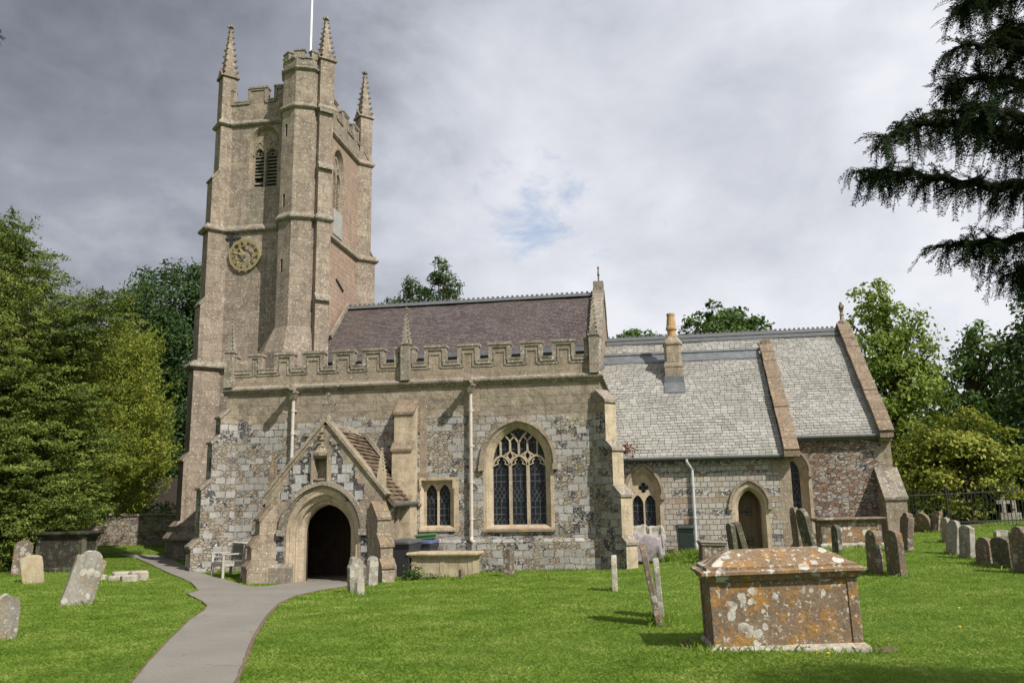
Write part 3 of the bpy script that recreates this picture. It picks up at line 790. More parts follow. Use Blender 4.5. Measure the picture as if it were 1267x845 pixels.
def slates(mb, A, U, V, wd, ga, lift=0.018, jit=0.1, rng=None, wide=1.0):
    """courses of separate slates from the eave corner A along U, up the slope V"""
    rng = rng or random.Random(3)
    A = Vector(A); U = Vector(U); V = Vector(V); lu = U.length; lv = V.length; u = U/lu; v = V/lv
    nrm = u.cross(v)
    if nrm.z < 0: nrm = -nrm
    rows = int(round(lv/ga)); g = lv/rows
    for r in range(rows):
        x = -rng.random()*wd
        while x < lu:
            w_ = wd*(1+rng.uniform(-jit, jit)*2.0*wide)
            a = max(0.0, x+0.006); b = min(lu, x+w_-0.006)
            if b-a > 0.02:
                l = lift*(1+rng.uniform(-0.25, 0.5)); dv = rng.uniform(-jit, jit)*g*0.25
                v0 = max(0, r*g+dv); v1 = min(lv, (r+1)*g+g*0.12)
                sag = nrm*(0.014*math.sin(a*1.1+rows)*math.sin(r*g*1.6+1)+0.006*math.sin(a*3.7+r*g*2))
                p = [A+u*a+v*v0+nrm*l, A+u*b+v*v0+nrm*(l+rng.uniform(-1, 1)*0.003), A+u*b+v*v1+nrm*0.004, A+u*a+v*v1+nrm*0.004]
                p = [t+sag for t in p]
                q = [A+u*a+v*v0, A+u*b+v*v0]
                i = [mb.pt(t) for t in p+q]
                mb.f.append([i[0], i[1], i[2], i[3]]); mb.f.append([i[4], i[5], i[1], i[0]])
                mb.f.append([i[4], i[0], i[3]]); mb.f.append([i[5], i[2], i[1]]); mb.m += [mb.mi]*4
            x += w_
def crested_ridge(mb, x0, x1, y, z, tooth=0.16):
    mb.prism([(x0, y-0.16, z-0.10), (x0, y-0.025, z+0.05), (x0, y+0.025, z+0.05), (x0, y+0.16, z-0.10)], (x1-x0, 0, 0))
    n = int((x1-x0)/tooth)
    for i in range(n):
        c = x0+(i+0.5)*(x1-x0)/n
        mb.box(c-tooth*0.24, c+tooth*0.24, y-0.018, y+0.018, z+0.045, z+0.115)
def gable_coping(mb, X0, X1, pts, th=0.12, seg=0.42, rng=None):
    """coping stones laid along a sloping line of (Y, z) points"""
    rng = rng or random.Random(5)
    for (ya, za), (yb, zb) in zip(pts[:-1], pts[1:]):
        L = math.hypot(yb-ya, zb-za); n = max(1, int(L/seg)); ty, tz = (yb-ya)/L, (zb-za)/L
        ny, nz = -tz, ty
        if nz < 0: ny, nz = -ny, -nz
        for i in range(n):
            a = L*i/n+0.006; b = L*(i+1)/n-0.006; o = rng.uniform(-0.012, 0.018)
            q = [(ya+ty*a+ny*o, za+tz*a+nz*o), (ya+ty*b+ny*o, za+tz*b+nz*o), (ya+ty*b+ny*(th+o), za+tz*b+nz*(th+o)), (ya+ty*a+ny*(th+o), za+tz*a+nz*(th+o))]
            e = rng.uniform(-0.01, 0.01)
            mb.prism([(X0+e, y, z) for y, z in q], (X1-X0, 0, 0))

AX0, AX1, AY = -13.3, -1.55, 25.0
# ------------------------------------------------------------------ south aisle wall
F = FS(AY)
W1o = arch(-4.01, 0.95, 1.02, 2.93, 1.13); W1m = arch(-4.01, 0.86, 1.09, 2.92, 1.07); W1i = arch(-4.01, 0.79, 1.12, 2.90, 1.03)
W2o = rect(-6.98, -5.95, 1.06, 2.45)
mb = MB()
mb.plate(F, rect(AX0, AX1, -0.7, 5.36), [W1o, W2o])
mb.box(AX0, AX0+0.4, AY+0.002, 30.1, -0.7, 5.36)
mb.box(AX1-0.4, AX1, AY+0.002, 30.0, -0.7, 5.36)
part(mb, 'aisle_wall', RUBBLE)
for a, b in ((AX0-0.08, -10.6), (-7.3, AX1+0.08)):      # plinth with a chamfered top, left and right of the porch
    mb = MB(); mb.prism([(a, AY-0.12, -0.7), (a, AY-0.12, 0.64), (a, AY+0.01, 0.76), (a, AY+0.01, -0.7)], (b-a, 0, 0))
    part(mb, 'plinth', RUBBLE)
for q in (rect(-6.99, -6.78, 2.62, 5.2), rect(-5.62, -5.14, 4.35, 5.2), rect(AX0, AX0+0.33, 0.7, 5.2)):   # dressed strips in the rubble
    mb = MB(); mb.slab(F, q, -0.004, 0.05); part(mb, 'quoins', DRESS_W)
mb = MB()      # cornice string under the parapet
mb.prism([(AX0-0.12, AY+0.01, 5.22), (AX0-0.12, AY-0.04, 5.26), (AX0-0.12, AY-0.14, 5.36), (AX0-0.12, AY-0.15, 5.42), (AX0-0.12, AY+0.01, 5.52)], (AX1-AX0+0.26, 0, 0))
mb.prism([(AX1+0.12, AY-0.02, 5.36), (AX1+0.12, AY+5.0, 5.36), (AX1+0.12, AY+5.0, 5.42), (AX1+0.12, AY-0.02, 5.42)], (-0.2, 0, 0))
mb.prism([(AX0-0.11, AY-0.02, 5.36), (AX0-0.11, AY+5.0, 5.36), (AX0-0.11, AY+5.0, 5.42), (AX0-0.11, AY-0.02, 5.42)], (0.2, 0, 0))
part(mb, 'string_course', CAPST)
mer = [(-13.30, -13.08)]
mx_ = [(365, 415), (475, 548), (590, 675), (718, 800), (840, 925)]          # enlarged photograph, first stretch
mer += [(XZ(200+a/3.38, 438, 24.95)[0], XZ(200+b/3.38, 438, 24.95)[0]) for a, b in mx_]
mx2 = [(295, 375), (418, 502), (555, 637), (683, 768), (815, 900), (945, 1035)]
mer += [(XZ(400+a/3.334, 428, 24.95)[0], XZ(400+b/3.334, 428, 24.95)[0]) for a, b in mx2]
mer += [(-1.93, AX1)]
crenel(F, AX0, AX1, 5.5, 6.0, 6.5, mer, 0.3, 'parapet', [DRESS_W, CAPST])
mb = MB()
mb.box(AX0, AX0+0.3, AY+0.3, 30.0, 5.4, 6.3); part(mb, 'parapet_return', DRESS_W)
for X in (-13.22, -7.43, -1.66):
    mb = MB(); pinnacle(mb, X, AY-0.06, 0.135, 0.0, 5.47, 6.62, 7.78, 8); part(mb, 'pinnacle', CAPST)
# buttresses of the aisle
mb = MB(); buttress(mb, (-1.5, 25.0), (1, -1), 0.42, [(0.62, 1.04), (1.92, 0.90), (3.22, 0.62), (4.62, 0.38)], 0.75, side=2); part(mb, 'buttress', [DRESS, CAPST, RUBBLE])
mb = MB(); buttress(mb, (-13.25, 25.0), (-1, -1), 0.5, [(0.62, 1.0), (2.35, 0.78), (3.75, 0.52), (4.55, 0.3)], 0.8); part(mb, 'buttress', [RUBBLE, CAPST])
mb = MB(); buttress(mb, (-7.36, 25.0), (0, -1), 0.58, [(0.62, 0.86), (1.9, 0.78), (3.35, 0.70), (4.45, 0.5)], 0.75); part(mb, 'buttress', [DRESS, COPE_R])

# ------------------------------------------------------------------ traceried window of three lights
def window_dressing(mb, F, O, stages, hood_in=None, hood_out=None, proud=0.05, band=None):
    if band: mb.ring(F, band, -0.004, O, -0.004); mb.ring(F, band, 0.05, band, -0.004)
    mb.ring(F, O, -0.004, O, 0.0)
    prev = O; pd = -0.004
    for o, d in stages:
        mb.ring(F, prev, pd, o, d); prev = o; pd = d
def hood(mb, F, xc, a, zs, h, wd=0.09, prj=0.09, drop=0.12):
    ln = archline(xc, a, zs, h, 12)
    pts = [(xc+a, zs-drop)] + ln + [(xc-a, zs-drop)]
    mb.bar(F, pts, wd, -prj, 0.02)
    mb.bar(F, [(p[0]+(xc-p[0])*0.06, p[1]-0.045) for p in pts], wd*0.6, -prj*0.5, 0.02)
    for s in (-1, 1):
        mb.slab(F, rect(xc+s*a-wd*0.85, xc+s*a+wd*0.85, zs-drop-0.14, zs-drop+0.03), -prj-0.03, 0.02)
mb = MB()
window_dressing(mb, F, W1o, [(arch(-4.01, 0.91, 1.05, 2.93, 1.10), 0.05), (W1m, 0.10), (W1i, 0.17), (W1i, 0.32)], band=arch(-4.01, 1.05, 0.96, 2.94, 1.18))
win = part(mb, 'window', DRESS)
mb = MB(); hood(mb, F, -4.01, 1.10, 2.95, 1.22); part(mb, 'hood_mould', DRESS_W, win)
mb = MB(); mb.prism([(-5.08, AY-0.07, 0.92), (-5.08, AY-0.07, 0.98), (-5.08, AY+0.2, 1.125), (-5.08, AY+0.2, 0.92)], (2.14, 0, 0)); part(mb, 'sill', COPE_R, win)
mb = MB()
xc = -4.01; lw = 0.527
D0, D1 = 0.17, 0.28
for s in (-0.5, 0.5): mb.bar(F, [(xc+s*lw, 1.1), (xc+s*lw, 2.84)], 0.085, D0, D1)
for i in (-1, 0, 1):
    c = xc+i*lw
    mb.bar(F, archline(c, lw/2, 2.80, 0.33, 7), 0.06, D0+0.003, D1-0.003)
    for s in (-1, 1):    # cusps in the light heads
        mb.bar(F, [(c+s*0.235, 2.84), (c+s*0.10, 2.90), (c+s*0.13, 2.96), (c+s*0.06, 3.03)], 0.035, D0+0.03, D1-0.02)
    if i: mb.bar(F, [(c+0.02*i, 3.13), (c+0.03*i, 3.56)], 0.05, D0+0.006, D1-0.006)
    else: mb.bar(F, [(c, 3.13), (c, 3.50), ], 0.055, D0+0.006, D1-0.006)
for s in (-1, 1):
    m_ = xc+s*0.5*lw
    mb.bar(F, [(m_, 2.98), (m_+0.10, 3.12), (m_, 3.26), (m_-0.10, 3.12)], 0.045, D0+0.004, D1-0.004, closed=True)
    mb.bar(F, [(m_, 3.26), (m_, 3.56)], 0.05, D0+0.002, D1-0.002)
    mb.bar(F, [(m_-0.13, 3.72), (m_, 3.56), (m_+0.13, 3.70)], 0.05, D0+0.005, D1-0.005)
    mb.bar(F, [(xc, 3.50), (xc+s*0.13, 3.70), (xc+s*0.24, 3.80)], 0.05, D0+0.007, D1-0.007)
    mb.bar(F, [(xc+s*lw*0.5, 3.26), (xc+s*lw*0.86, 3.13)], 0.04, D0+0.008, D1-0.008)
    mb.bar(F, [(xc+s*lw*0.5, 3.26), (xc+s*lw*0.12, 3.13)], 0.04, D0+0.009, D1-0.009)
part(mb, 'tracery', DRESS, win)
mb = MB(); mb.plate(F, W1i, (), 0.27); part(mb, 'glass', GLASS, win)

# two-light square-headed window
mb = MB()
I2 = [(a, b) for a, b in rect(-6.90, -6.03, 1.12, 2.38)]
window_dressing(mb, F, W2o, [(I2, 0.12), (I2, 0.15)], band=rect(-7.06+0.075, -5.80, 0.95, 2.53))
L1 = arch(-6.665, 0.172, 1.12, 2.03, 0.30, 6); L2 = arch(-6.265, 0.172, 1.12, 2.03, 0.30, 6)
L1c = arch(-6.665, 0.172, 1.13, 2.03, 0.30, 6); L2c = arch(-6.265, 0.172, 1.13, 2.03, 0.30, 6)
mb.plate(F, rect(-6.90, -6.03, 1.12, 2.38), [L1c, L2c], 0.15)
for L in (L1c, L2c): mb.ring(F, L, 0.15, L, 0.25)
mb.slab(F, rect(-7.0, -5.93, 2.452, 2.53), -0.06, 0.05)
for x in (-7.0, -5.98): mb.slab(F, rect(x, x+0.06, 2.2, 2.45), -0.055, -0.002)
win2 = part(mb, 'window', DRESS)
mb = MB(); mb.prism([(-7.0, AY-0.05, 0.96), (-7.0, AY-0.05, 1.02), (-7.0, AY+0.15, 1.118), (-7.0, AY+0.15, 0.96)], (1.1, 0, 0)); part(mb, 'sill', DRESS, win2)
mb = MB(); mb.plate(F, rect(-6.9, -6.03, 1.1, 2.38), (), 0.235); part(mb, 'glass', GLASS, win2)
# small slab and corbels on the wall
mb = MB()
p = XZ(382, 538, 24.95); mb.slab(F, rect(p[0]-0.16, p[0]+0.16, p[1]-0.04, p[1]+0.06), -0.10, 0.02)
part(mb, 'corbel', CAPST)

# ------------------------------------------------------------------ drainpipes
def drainpipe(x, y, z0, z1, mat, spout=True, zbot=None):
    mb = MB()
    mb.tube((x, y, z0), (x, y, z1), 0.05, n=12)
    for k in range(4):
        z = z0+(z1-z0)*(k+0.5)/4
        mb.tube((x, y, z-0.04), (x, y, z+0.04), 0.064, n=12); mb.box(x-0.09, x+0.09, y+0.03, y+0.10, z-0.02, z+0.02)
    mb.path([(x, y, z0), (x, y-0.05, z0-0.08), (x+0.12, y-0.16, z0-0.16)], [0.055, 0.055, 0.06], 10)
    o = part(mb, 'drainpipe', mat)
    mb = MB()
    mb.loft([[(x+sx*r, y-0.02+sy*r, z) for sx, sy in ((-1, -1), (1, -1), (1, 1), (-1, 1))] for r, z in ((0.06, z1-0.01), (0.075, z1+0.02), (0.13, z1+0.17), (0.15, z1+0.19), (0.15, z1+0.25))])
    mb.obox((x, y-0.2, z1+0.33), (0.07, 0, 0), (0, 0.42, -0.03), (0, 0.01, 0.07))
    mb.obox((x, y-0.52, z1+0.35), (0.095, 0, 0), (0, 0.12, -0.03), (0, 0.01, 0.10))
    part(mb, 'spout_and_hopper', CAPST, o)
    return o
drainpipe(-5.39, 24.86, 0.78, 5.02, PALEPAINT)
drainpipe(-11.03, 24.88, 2.2, 5.02, PALEPAINT)

# ------------------------------------------------------------------ nave roof, clerestory edge and gable
def zn(Y): return 9.97-0.9*abs(33.3-Y)
mb = MB(); mb.mi = 1
mb.prism([(-12.5, 30.35, zn(30.35)-0.12), (-12.5, 33.3, 9.87), (-12.5, 36.6, zn(36.6)-0.10), (-12.5, 36.6, zn(36.6)-0.2), (-12.5, 33.3, 9.7), (-12.5, 30.35, zn(30.35)-0.2)], (10.5, 0, 0))
mb.mi = 0
mb.mi = 0
slates(mb, (-12.5, 30.31, zn(30.31)-0.09), (10.42, 0, 0), (0, 2.99, 2.69), 0.165, 0.105, 0.012, 0.10, random.Random(11))
nr = part(mb, 'nave_roof', [TILE, UNDER])
mb = MB(); crested_ridge(mb, -12.45, -2.1, 33.3, 9.97, 0.2); part(mb, 'ridge_crest', GUTTER, nr)
mb = MB(); mb.box(-12.5, -2.05, 30.24, 30.30, zn(30.35)-0.20, zn(30.35)-0.06); part(mb, 'lead_gutter', LEAD, nr)
mb = MB(); mb.box(-12.5, -2.05, 30.36, 30.6, 4.5, zn(30.35)-0.2); part(mb, 'clerestory_wall', OLDOAK)
mb = MB(); mb.prism([(AX0+0.3, 25.3, 5.55), (AX0+0.3, 30.4, 6.6), (AX0+0.3, 30.4, 6.5), (AX0+0.3, 25.3, 5.4)], (AX1-AX0-0.4, 0, 0)); part(mb, 'aisle_roof', LEAD)
mb = MB()   # flashing against the tower and the east gable wall of the nave
mb.obox((-12.46, 32.4, zn(32.4)+0.09), (0.05, 0, 0), (0, 1.0, 0.9), (0, -0.05, 0.06)); part(mb, 'flashing', CAPST)
mb = MB()
mb.prism([(-2.12, 28.0, 5.4), (-2.12, 28.0, zn(28.0)-0.02), (-2.12, 33.3, 10.0), (-2.12, 38.6, zn(38.6)-0.02), (-2.12, 38.6, 5.4)], (0.36, 0, 0))
gb = part(mb, 'nave_gable', DRESS_W)
mb = MB(); gable_coping(mb, -2.16, -1.72, [(26.6, zn(26.6)+0.02), (33.3, 10.05)], 0.16, 0.34); gable_coping(mb, -2.16, -1.72, [(33.3, 10.05), (38.6, zn(38.6)+0.02)], 0.16, 0.5); mb.box(-2.14, -1.74, 33.05, 33.55, 10.0, 10.42); part(mb, 'gable_coping', CAPST, gb)
mb = MB(); mb.box(-1.96, -1.90, 33.27, 33.33, 10.4, 11.0); mb.box(-1.97, -1.89, 33.15, 33.45, 10.72, 10.79); mb.lathe((-1.93, 33.3, 0), [(0.02, 10.98), (0.05, 11.03), (0.01, 11.1)], 8); part(mb, 'finial', CAPST, gb)

# ------------------------------------------------------------------ west tower
TX0, TX1, TY0, TY1 = -16.9, -12.72, 30.2, 35.3
tp = [(TX0, TY0), (TX1, TY0), (TX1, TY1), (TX0, TY1)]
FT = FS(TY0)
bx = -14.98
BO = arch(bx, 0.63, 14.33, 16.28, 0.70); BI = arch(bx, 0.55, 14.36, 16.25, 0.64)
mb = MB()
mb.plate(FT, rect(TX0, TX1, -0.7, 17.15), [BO])
FEt = FE(TX1)
by = 32.55
EO = arch(by, 0.62, 13.95, 15.95, 0.78); EI = arch(by, 0.54, 13.98, 15.93, 0.72)
mb.mi = 1
mb.plate(FEt, rect(TY0, TY1, 4.0, 17.15), [EO])
mb.mi = 0
mb.face([(TX0, TY0, -0.7), (TX0, TY1, -0.7), (TX0, TY1, 17.15), (TX0, TY0, 17.15)])
mb.face([(TX0, TY1, -0.7), (TX1, TY1, -0.7), (TX1, TY1, 17.15), (TX0, TY1, 17.15)])
mb.box(TX0+0.1, TX1-0.1, TY0+0.4, TY1-0.1, 17.1, 17.2)
tower = part(mb, 'tower_wall', [TOWER_ST, PINK_ST])
mb = MB()
mb.loft([[(x, y, z) for x, y in offset_poly(tp, o)] for o, z in ((0.22, -0.7), (0.22, 0.62), (0.34, 0.66), (0.34, 0.74), (0.16, 0.98), (0.16, 1.16), (0.04, 1.36), (-0.05, 1.36))]); part(mb, 'plinth', CAPST)
for a in ((7.12, 0.16, 0.16, 0.22), (12.62, 0.13, 0.14, 0.2), (17.15, 0.12, 0.14, 0.14)):
    mb = MB(); mould(mb, tp, *a); part(mb, 'string_course', CAPST)
# diagonal buttress, south-west
mb = MB()
Csw = (TX0, TY0); dsw = (-1, -1)
buttress(mb, Csw, dsw, 0.7, [(0.66, 1.02), (3.55, 0.84), (7.1, 0.66), (9.55, 0.55), (12.6, 0.40), (14.75, 0.34), (17.1, 0.12)], 1.3); part(mb, 'buttress', [TOWER_ST, CAPST])
def bplan(C, d, t, L, back=0.5):
    d = Vector((d[0], d[1])).normalized(); n = Vector((-d.y, d.x)); C = Vector(C)
    return [tuple(C-d*back-n*t/2), tuple(C+d*L-n*t/2), tuple(C+d*L+n*t/2), tuple(C-d*back+n*t/2)]
for z, L, e in ((7.123, 0.68, 0.16), (12.623, 0.47, 0.12), (17.153, 0.12, 0.12)):
    mb = MB(); mould(mb, bplan(Csw, dsw, 0.7, L), z, e, 0.14, 0.2); part(mb, 'string_course', CAPST)
mb = MB()
mb.loft([[(x, y, z) for x, y in offset_poly(bplan(Csw, dsw, 0.7, 0.9), o)] for o, z in ((0.2, -0.6), (0.2, 0.60), (0.3, 0.64), (0.3, 0.72), (0.14, 0.96), (0.14, 1.14), (0.0, 1.33))])
part(mb, 'plinth', CAPST)
mb = MB(); Cse = (TX1, TY0); dse = (1, -1)
buttress(mb, Cse, dse, 0.56, [(9.5, 0.90), (14.75, 0.86), (17.1, 0.82)], 2.0, zb=4.0, capproj=0.13); part(mb, 'buttress', [TOWER_ST, CAPST])
for z, L in ((12.626, 0.86), (17.156, 0.82)):
    mb = MB(); mould(mb, bplan(Cse, dse, 0.56, L), z, 0.11, 0.14, 0.2); part(mb, 'string_course', CAPST)
mb = MB(); Cne = (TX1, TY1); dne = (1, 1)
buttress(mb, Cne, dne, 0.6, [(9.5, 0.75), (12.6, 0.62), (17.1, 0.4)], 1.5, zb=4.0); 
mould(mb, bplan(Cne, dne, 0.6, 0.66), 12.629, 0.11, 0.14, 0.2); mould(mb, bplan(Cne, dne, 0.6, 0.4), 17.159, 0.11, 0.14, 0.2); part(mb, 'buttress', [TOWER_ST, CAPST])
for (C, d, L, zt, zsh) in ((Csw, dsw, 0.12, 21.75, 19.3), (Cse, dse, 0.83, 21.28, 19.3), (Cne, dne, 0.40, 21.9, 19.5), ((TX0, TY1), (-1, 1), 0.15, 21.2, 18.8)):
    q = Vector(C)+Vector(d).normalized()*(L-0.30)
    mb = MB(); pinnacle(mb, q.x, q.y, 0.295, math.pi/4, 17.2, zsh, zt, 8); part(mb, 'pinnacle', TOWER_ST)
# parapets
cs = [(TX0, -16.42), (XZ(308, 112, 30.2)[0], XZ(331, 112, 30.2)[0]), (-14.62, TX1)]
crenel(FT, TX0, TX1, 17.18, 18.08, 18.66, cs, 0.28, 'parapet', [TOWER_ST, CAPST], inner=False)
cs = [(TY0+0.3, TY0+0.72)]+[(TY0+0.72+0.62+k*1.30, TY0+0.72+0.62+k*1.30+0.68) for k in range(3)]
crenel(FEt, TY0+0.3, TY1-0.05, 17.18, 18.08, 18.66, cs, 0.28, 'parapet', [TOWER_ST, CAPST], inner=False)
crenel(Frame((0, TY1, 0), (1, 0, 0), (0, -1, 0)), TX0+0.3, TX1-0.3, 17.18, 18.08, 18.6, [(TX0+0.9, TX0+1.5), (TX0+2.1, TX0+2.8), (TX0+3.4, TX0+4.0)], 0.28, 'parapet', [TOWER_ST, CAPST], inner=False)
crenel(Frame((TX0, 0, 0), (0, 1, 0), (1, 0, 0)), TY0+0.3, TY1-0.3, 17.18, 18.08, 18.6, [(TY0+0.9, TY0+1.5), (TY0+2.1, TY0+2.8), (TY0+3.4, TY0+4.0)], 0.28, 'parapet', [TOWER_ST, CAPST], inner=False)
# stair turret
tcx, tcy, tr = -13.22, 29.95, 0.88
def octo(r, z, rot=0.0): return [(tcx+r*math.cos(rot+math.pi*k/4), tcy+r*math.sin(rot+math.pi*k/4), z) for k in range(8)]
mb = MB()
lo, hi = octo(tr, 8.35), octo(tr, 18.9)
slits = [16.2, 13.32, 10.72, ]
for k in range(8):
    a = Vector(lo[k]); b = Vector(lo[(k+1) % 8])
    if k == 5:       # facet that carries the slit windows
        u = (b-a).normalized(); dn = Vector((0, 0, 1)).cross(u)
        Fk = Frame((a.x, a.y, 0), u, dn)
        wl = (b-a).length
        hs = [rect(wl*0.24, wl*0.24+0.13, z-0.27, z+0.27) for z in slits]
        mb.plate(Fk, rect(0, wl, 8.35, 18.9), hs)
        for h_ in hs:
            mb.ring(Fk, h_, 0, h_, 0.25)
        mb.mi = 2
        for h_ in hs: mb.plate(Fk, h_, (), 0.22)
        mb.mi = 0
    else:
        mb.face([a, b, hi[(k+1) % 8], hi[k]])
mb.mi = 0
sq = [(tcx+1.0, tcy), (tcx+0.76, tcy-0.78), (tcx, tcy-1.22), (tcx-0.95, tcy-0.9), (tcx-1.62, tcy-0.1), (tcx-1.0, tcy+0.8), (tcx, tcy+1.0), (tcx+1, tcy+0.8)]
order = [0, 7, 6, 5, 4, 3, 2, 1]
l0 = [(p[0], p[1], 7.35) for p in [sq[0], sq[7], sq[6], sq[5], sq[4], sq[3], sq[2], sq[1]]]
mb.loft([[(p[0], p[1], 5.0) for p in l0], l0, octo(tr, 8.36)], cap=False)
mb.mi = 0
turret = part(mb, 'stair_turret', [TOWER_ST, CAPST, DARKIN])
op = [(p[0], p[1]) for p in octo(tr, 0)]
for a in ((12.64, 0.12, 0.14, 0.2), (17.17, 0.11, 0.13, 0.12), (18.78, 0.10, 0.12, 0.10)):
    mb = MB(); mould(mb, op, *a); part(mb, 'string_course', CAPST, turret)
mb = MB()
mb.loft([octo(tr, 18.86), octo(tr, 19.18), octo(tr-0.2, 19.18), octo(tr-0.2, 18.9)])
for k in range(8):
    t = math.pi*k/4+0.12; e = Vector((math.cos(t), math.sin(t), 0)); f = Vector((-e.y, e.x, 0)); p = Vector((tcx, tcy, 0))+e*(tr-0.12)
    mb.obox(p+Vector((0, 0, 19.31)), e*0.1, f*0.2, (0, 0, 0.16)); mb.obox(p+Vector((0, 0, 19.495)), e*0.13, f*0.235, (0, 0, 0.03))
for k in range(8):
    a = Vector(octo(tr-0.1, 19.2)[k]); b = Vector(octo(tr-0.1, 19.2)[(k+1) % 8]); mb.obox((a+b)/2, (b-a)*0.46, (b-a).cross(Vector((0, 0, 1))).normalized()*0.135, (0, 0, 0.028))
part(mb, 'battlement', CAPST, turret)
mb = MB(); mb.tube((tcx+0.1, tcy+0.2, 18.9), (tcx+0.1, tcy+0.2, 24.5), 0.055, 0.035, 12); mb.lathe((tcx+0.1, tcy+0.2, 0), [(0.035, 24.48), (0.08, 24.56), (0.0, 24.66)], 10)
mb.box(tcx+0.16, tcx+0.30, tcy+0.12, tcy+0.28, 19.3, 19.85); part(mb, 'flagpole', WHITEPAINT)
# belfry windows with louvres
def belfry(F, xc, O, I, z0, zs, name, mat):
    mb = MB()
    window_dressing(mb, F, O, [(I, 0.16), (I, 0.18)], band=[(p[0]+(p[0]-xc)*0.16, p[1]+(0.08 if p[1] > zs else (-0.06 if p[1] < z0+0.1 else 0))) for p in O])
    a = 0.215
    Ls = [arch(xc+s*0.27, a, z0+0.05, zs-0.55, 0.30, 7) for s in (-1, 1)]
    Is = arch(xc, 0.56, z0+0.02, zs, 0.66)
    mb.plate(F, Is, Ls, 0.18)
    for L in Ls: mb.ring(F, L, 0.18, L, 0.42)
    for s in (-1, 1):
        c = xc+s*0.27
        mb.bar(F, archline(c, a+0.02, zs-0.52, 0.34, 7), 0.045, 0.13, 0.19)
        for q in (-1, 1): mb.bar(F, [(c+q*0.20, zs-0.52), (c+q*0.07, zs-0.46), (c+q*0.09, zs-0.36)], 0.04, 0.2, 0.26)
        mb.bar(F, archline(c, 0.12, zs-0.12, 0.2, 5), 0.03, 0.145, 0.185)
    mb.bar(F, archline(xc, 0.17, zs+0.12, 0.3, 5), 0.03, 0.147, 0.185)
    mb.bar(F, [(xc, z0), (xc, zs-0.2)], 0.085, 0.10, 0.2)
    o = part(mb, name, mat)
    for s in (-1, 1):
        c = xc+s*0.27
        mb = MB(); n = 11; hgt = zs-0.35-z0
        for k in range(n):
            z = z0+0.08+hgt*k/n
            p0 = F(c-a, z, 0.22); p1 = F(c+a, z, 0.22); q1 = F(c+a, z+0.15, 0.40); q0 = F(c-a, z+0.15, 0.40)
            if k == 2 and s < 0: continue
            mb.prism([p0, p1, q1, q0], (0, 0, 0.032))
        part(mb, 'louvres', LOUVRE, o)
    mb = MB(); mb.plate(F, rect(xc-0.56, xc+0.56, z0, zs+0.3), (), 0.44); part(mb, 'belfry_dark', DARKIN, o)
    return o
belfry(FT, bx, BO, BI, 14.33, 16.28, 'belfry_window', DRESS_W)
belfry(FEt, by, EO, EI, 13.95, 15.95, 'belfry_window', DRESS_W)
mb = MB()
p0 = XZ(305, 240, 30.2); p1 = XZ(331, 275, 30.2)
mb.slab(FT, [(p0[0]+0.05, 12.86), (p1[0]-0.04, 12.86), (p1[0]+0.0, 13.4), (p1[0]-0.05, 14.0), (p1[0]-0.01, 14.26), (p0[0], 14.26), (p0[0]+0.06, 13.9), (p0[0]-0.02, 13.3)], -0.005, 0.02)
part(mb, 'sill_panel', ashlar('grey_render', (0.27, 0.23, 0.175), (0.23, 0.195, 0.15), (0.16, 0.135, 0.10), 0.5, 0.4, 0.7, 0.9, 0.2))
mb = MB(); mb.slab(FEt, rect(by-0.55, by+0.5, 12.85, 13.93), -0.03, 0.02); part(mb, 'sill_panel', BLOCKG)
mb = MB(); mb.obox((TX1+0.02, 32.9, 10.85), (0.03, 0, 0), (0, 0.42, -0.16), (0, 0.012, 0.035)); part(mb, 'tie_bar', IRON)
# iron tie plate above the clock
mb = MB(); F0 = FT
mb.slab(F0, rect(-16.25, -16.15, 11.95, 12.56), -0.05, 0.0); mb.slab(F0, rect(-16.55, -15.82, 12.22, 12.32), -0.053, -0.003); part(mb, 'tie_plate', IRON)
# the skeleton clock dial
clk = (XZ(304, 316, 30.2)); CXk, CZk = clk
def circ(r, n=48): return [(CXk+r*math.sin(2*math.pi*i/n), CZk+r*math.cos(2*math.pi*i/n)) for i in range(n)]
mb = MB()
for r, wd in ((0.64, 0.034), (0.585, 0.018), (0.365, 0.024)): mb.bar(FT, circ(r), wd, -0.11, -0.075, closed=True)
for k in range(60):
    t = 2*math.pi*k/60; mb.bar(FT, [(CXk+0.585*math.sin(t), CZk+0.585*math.cos(t)), (CXk+0.64*math.sin(t), CZk+0.64*math.cos(t))], 0.016, -0.108, -0.08)
for k in range(4):
    t = math.pi/4+math.pi*k/2; mb.tube(FT(CXk+0.6*math.sin(t), CZk+0.6*math.cos(t), -0.09), FT(CXk+0.6*math.sin(t), CZk+0.6*math.cos(t), 0.0), 0.018, n=6)
clock = part(mb, 'clock', GOLD)
ROM = ['XII', 'I', 'II', 'III', 'IV', 'V', 'VI', 'VII', 'VIII', 'IX', 'X', 'XI']
for k, s in enumerate(ROM):
    t = 2*math.pi*k/12; er = Vector((math.sin(t), math.cos(t))); et = Vector((math.cos(t), -math.sin(t)))
    wdt = {'I': 0.042, 'V': 0.09, 'X': 0.09}; tot = sum(wdt[c] for c in s); x = -tot/2
    mb = MB()
    def seg(x0, r0, x1, r1, w_=0.02):
        a = Vector((CXk, CZk))+er*r0+et*x0; b = Vector((CXk, CZk))+er*r1+et*x1
        mb.bar(FT, [a, b], w_, -0.112, -0.085)
    r0, r1 = 0.40, 0.565
    for c in s:
        wc = wdt[c]; m_ = x+wc/2
        if c == 'I': seg(m_, r0, m_, r1)
        elif c == 'V': seg(m_, r0, m_-0.036, r1, 0.032); seg(m_, r0, m_+0.036, r1, 0.018)
        else: seg(m_+0.036, r0, m_-0.036, r1, 0.032); seg(m_-0.036, r0, m_+0.036, r1, 0.018)
        x += wc
    part(mb, 'numeral', GOLD, clock)
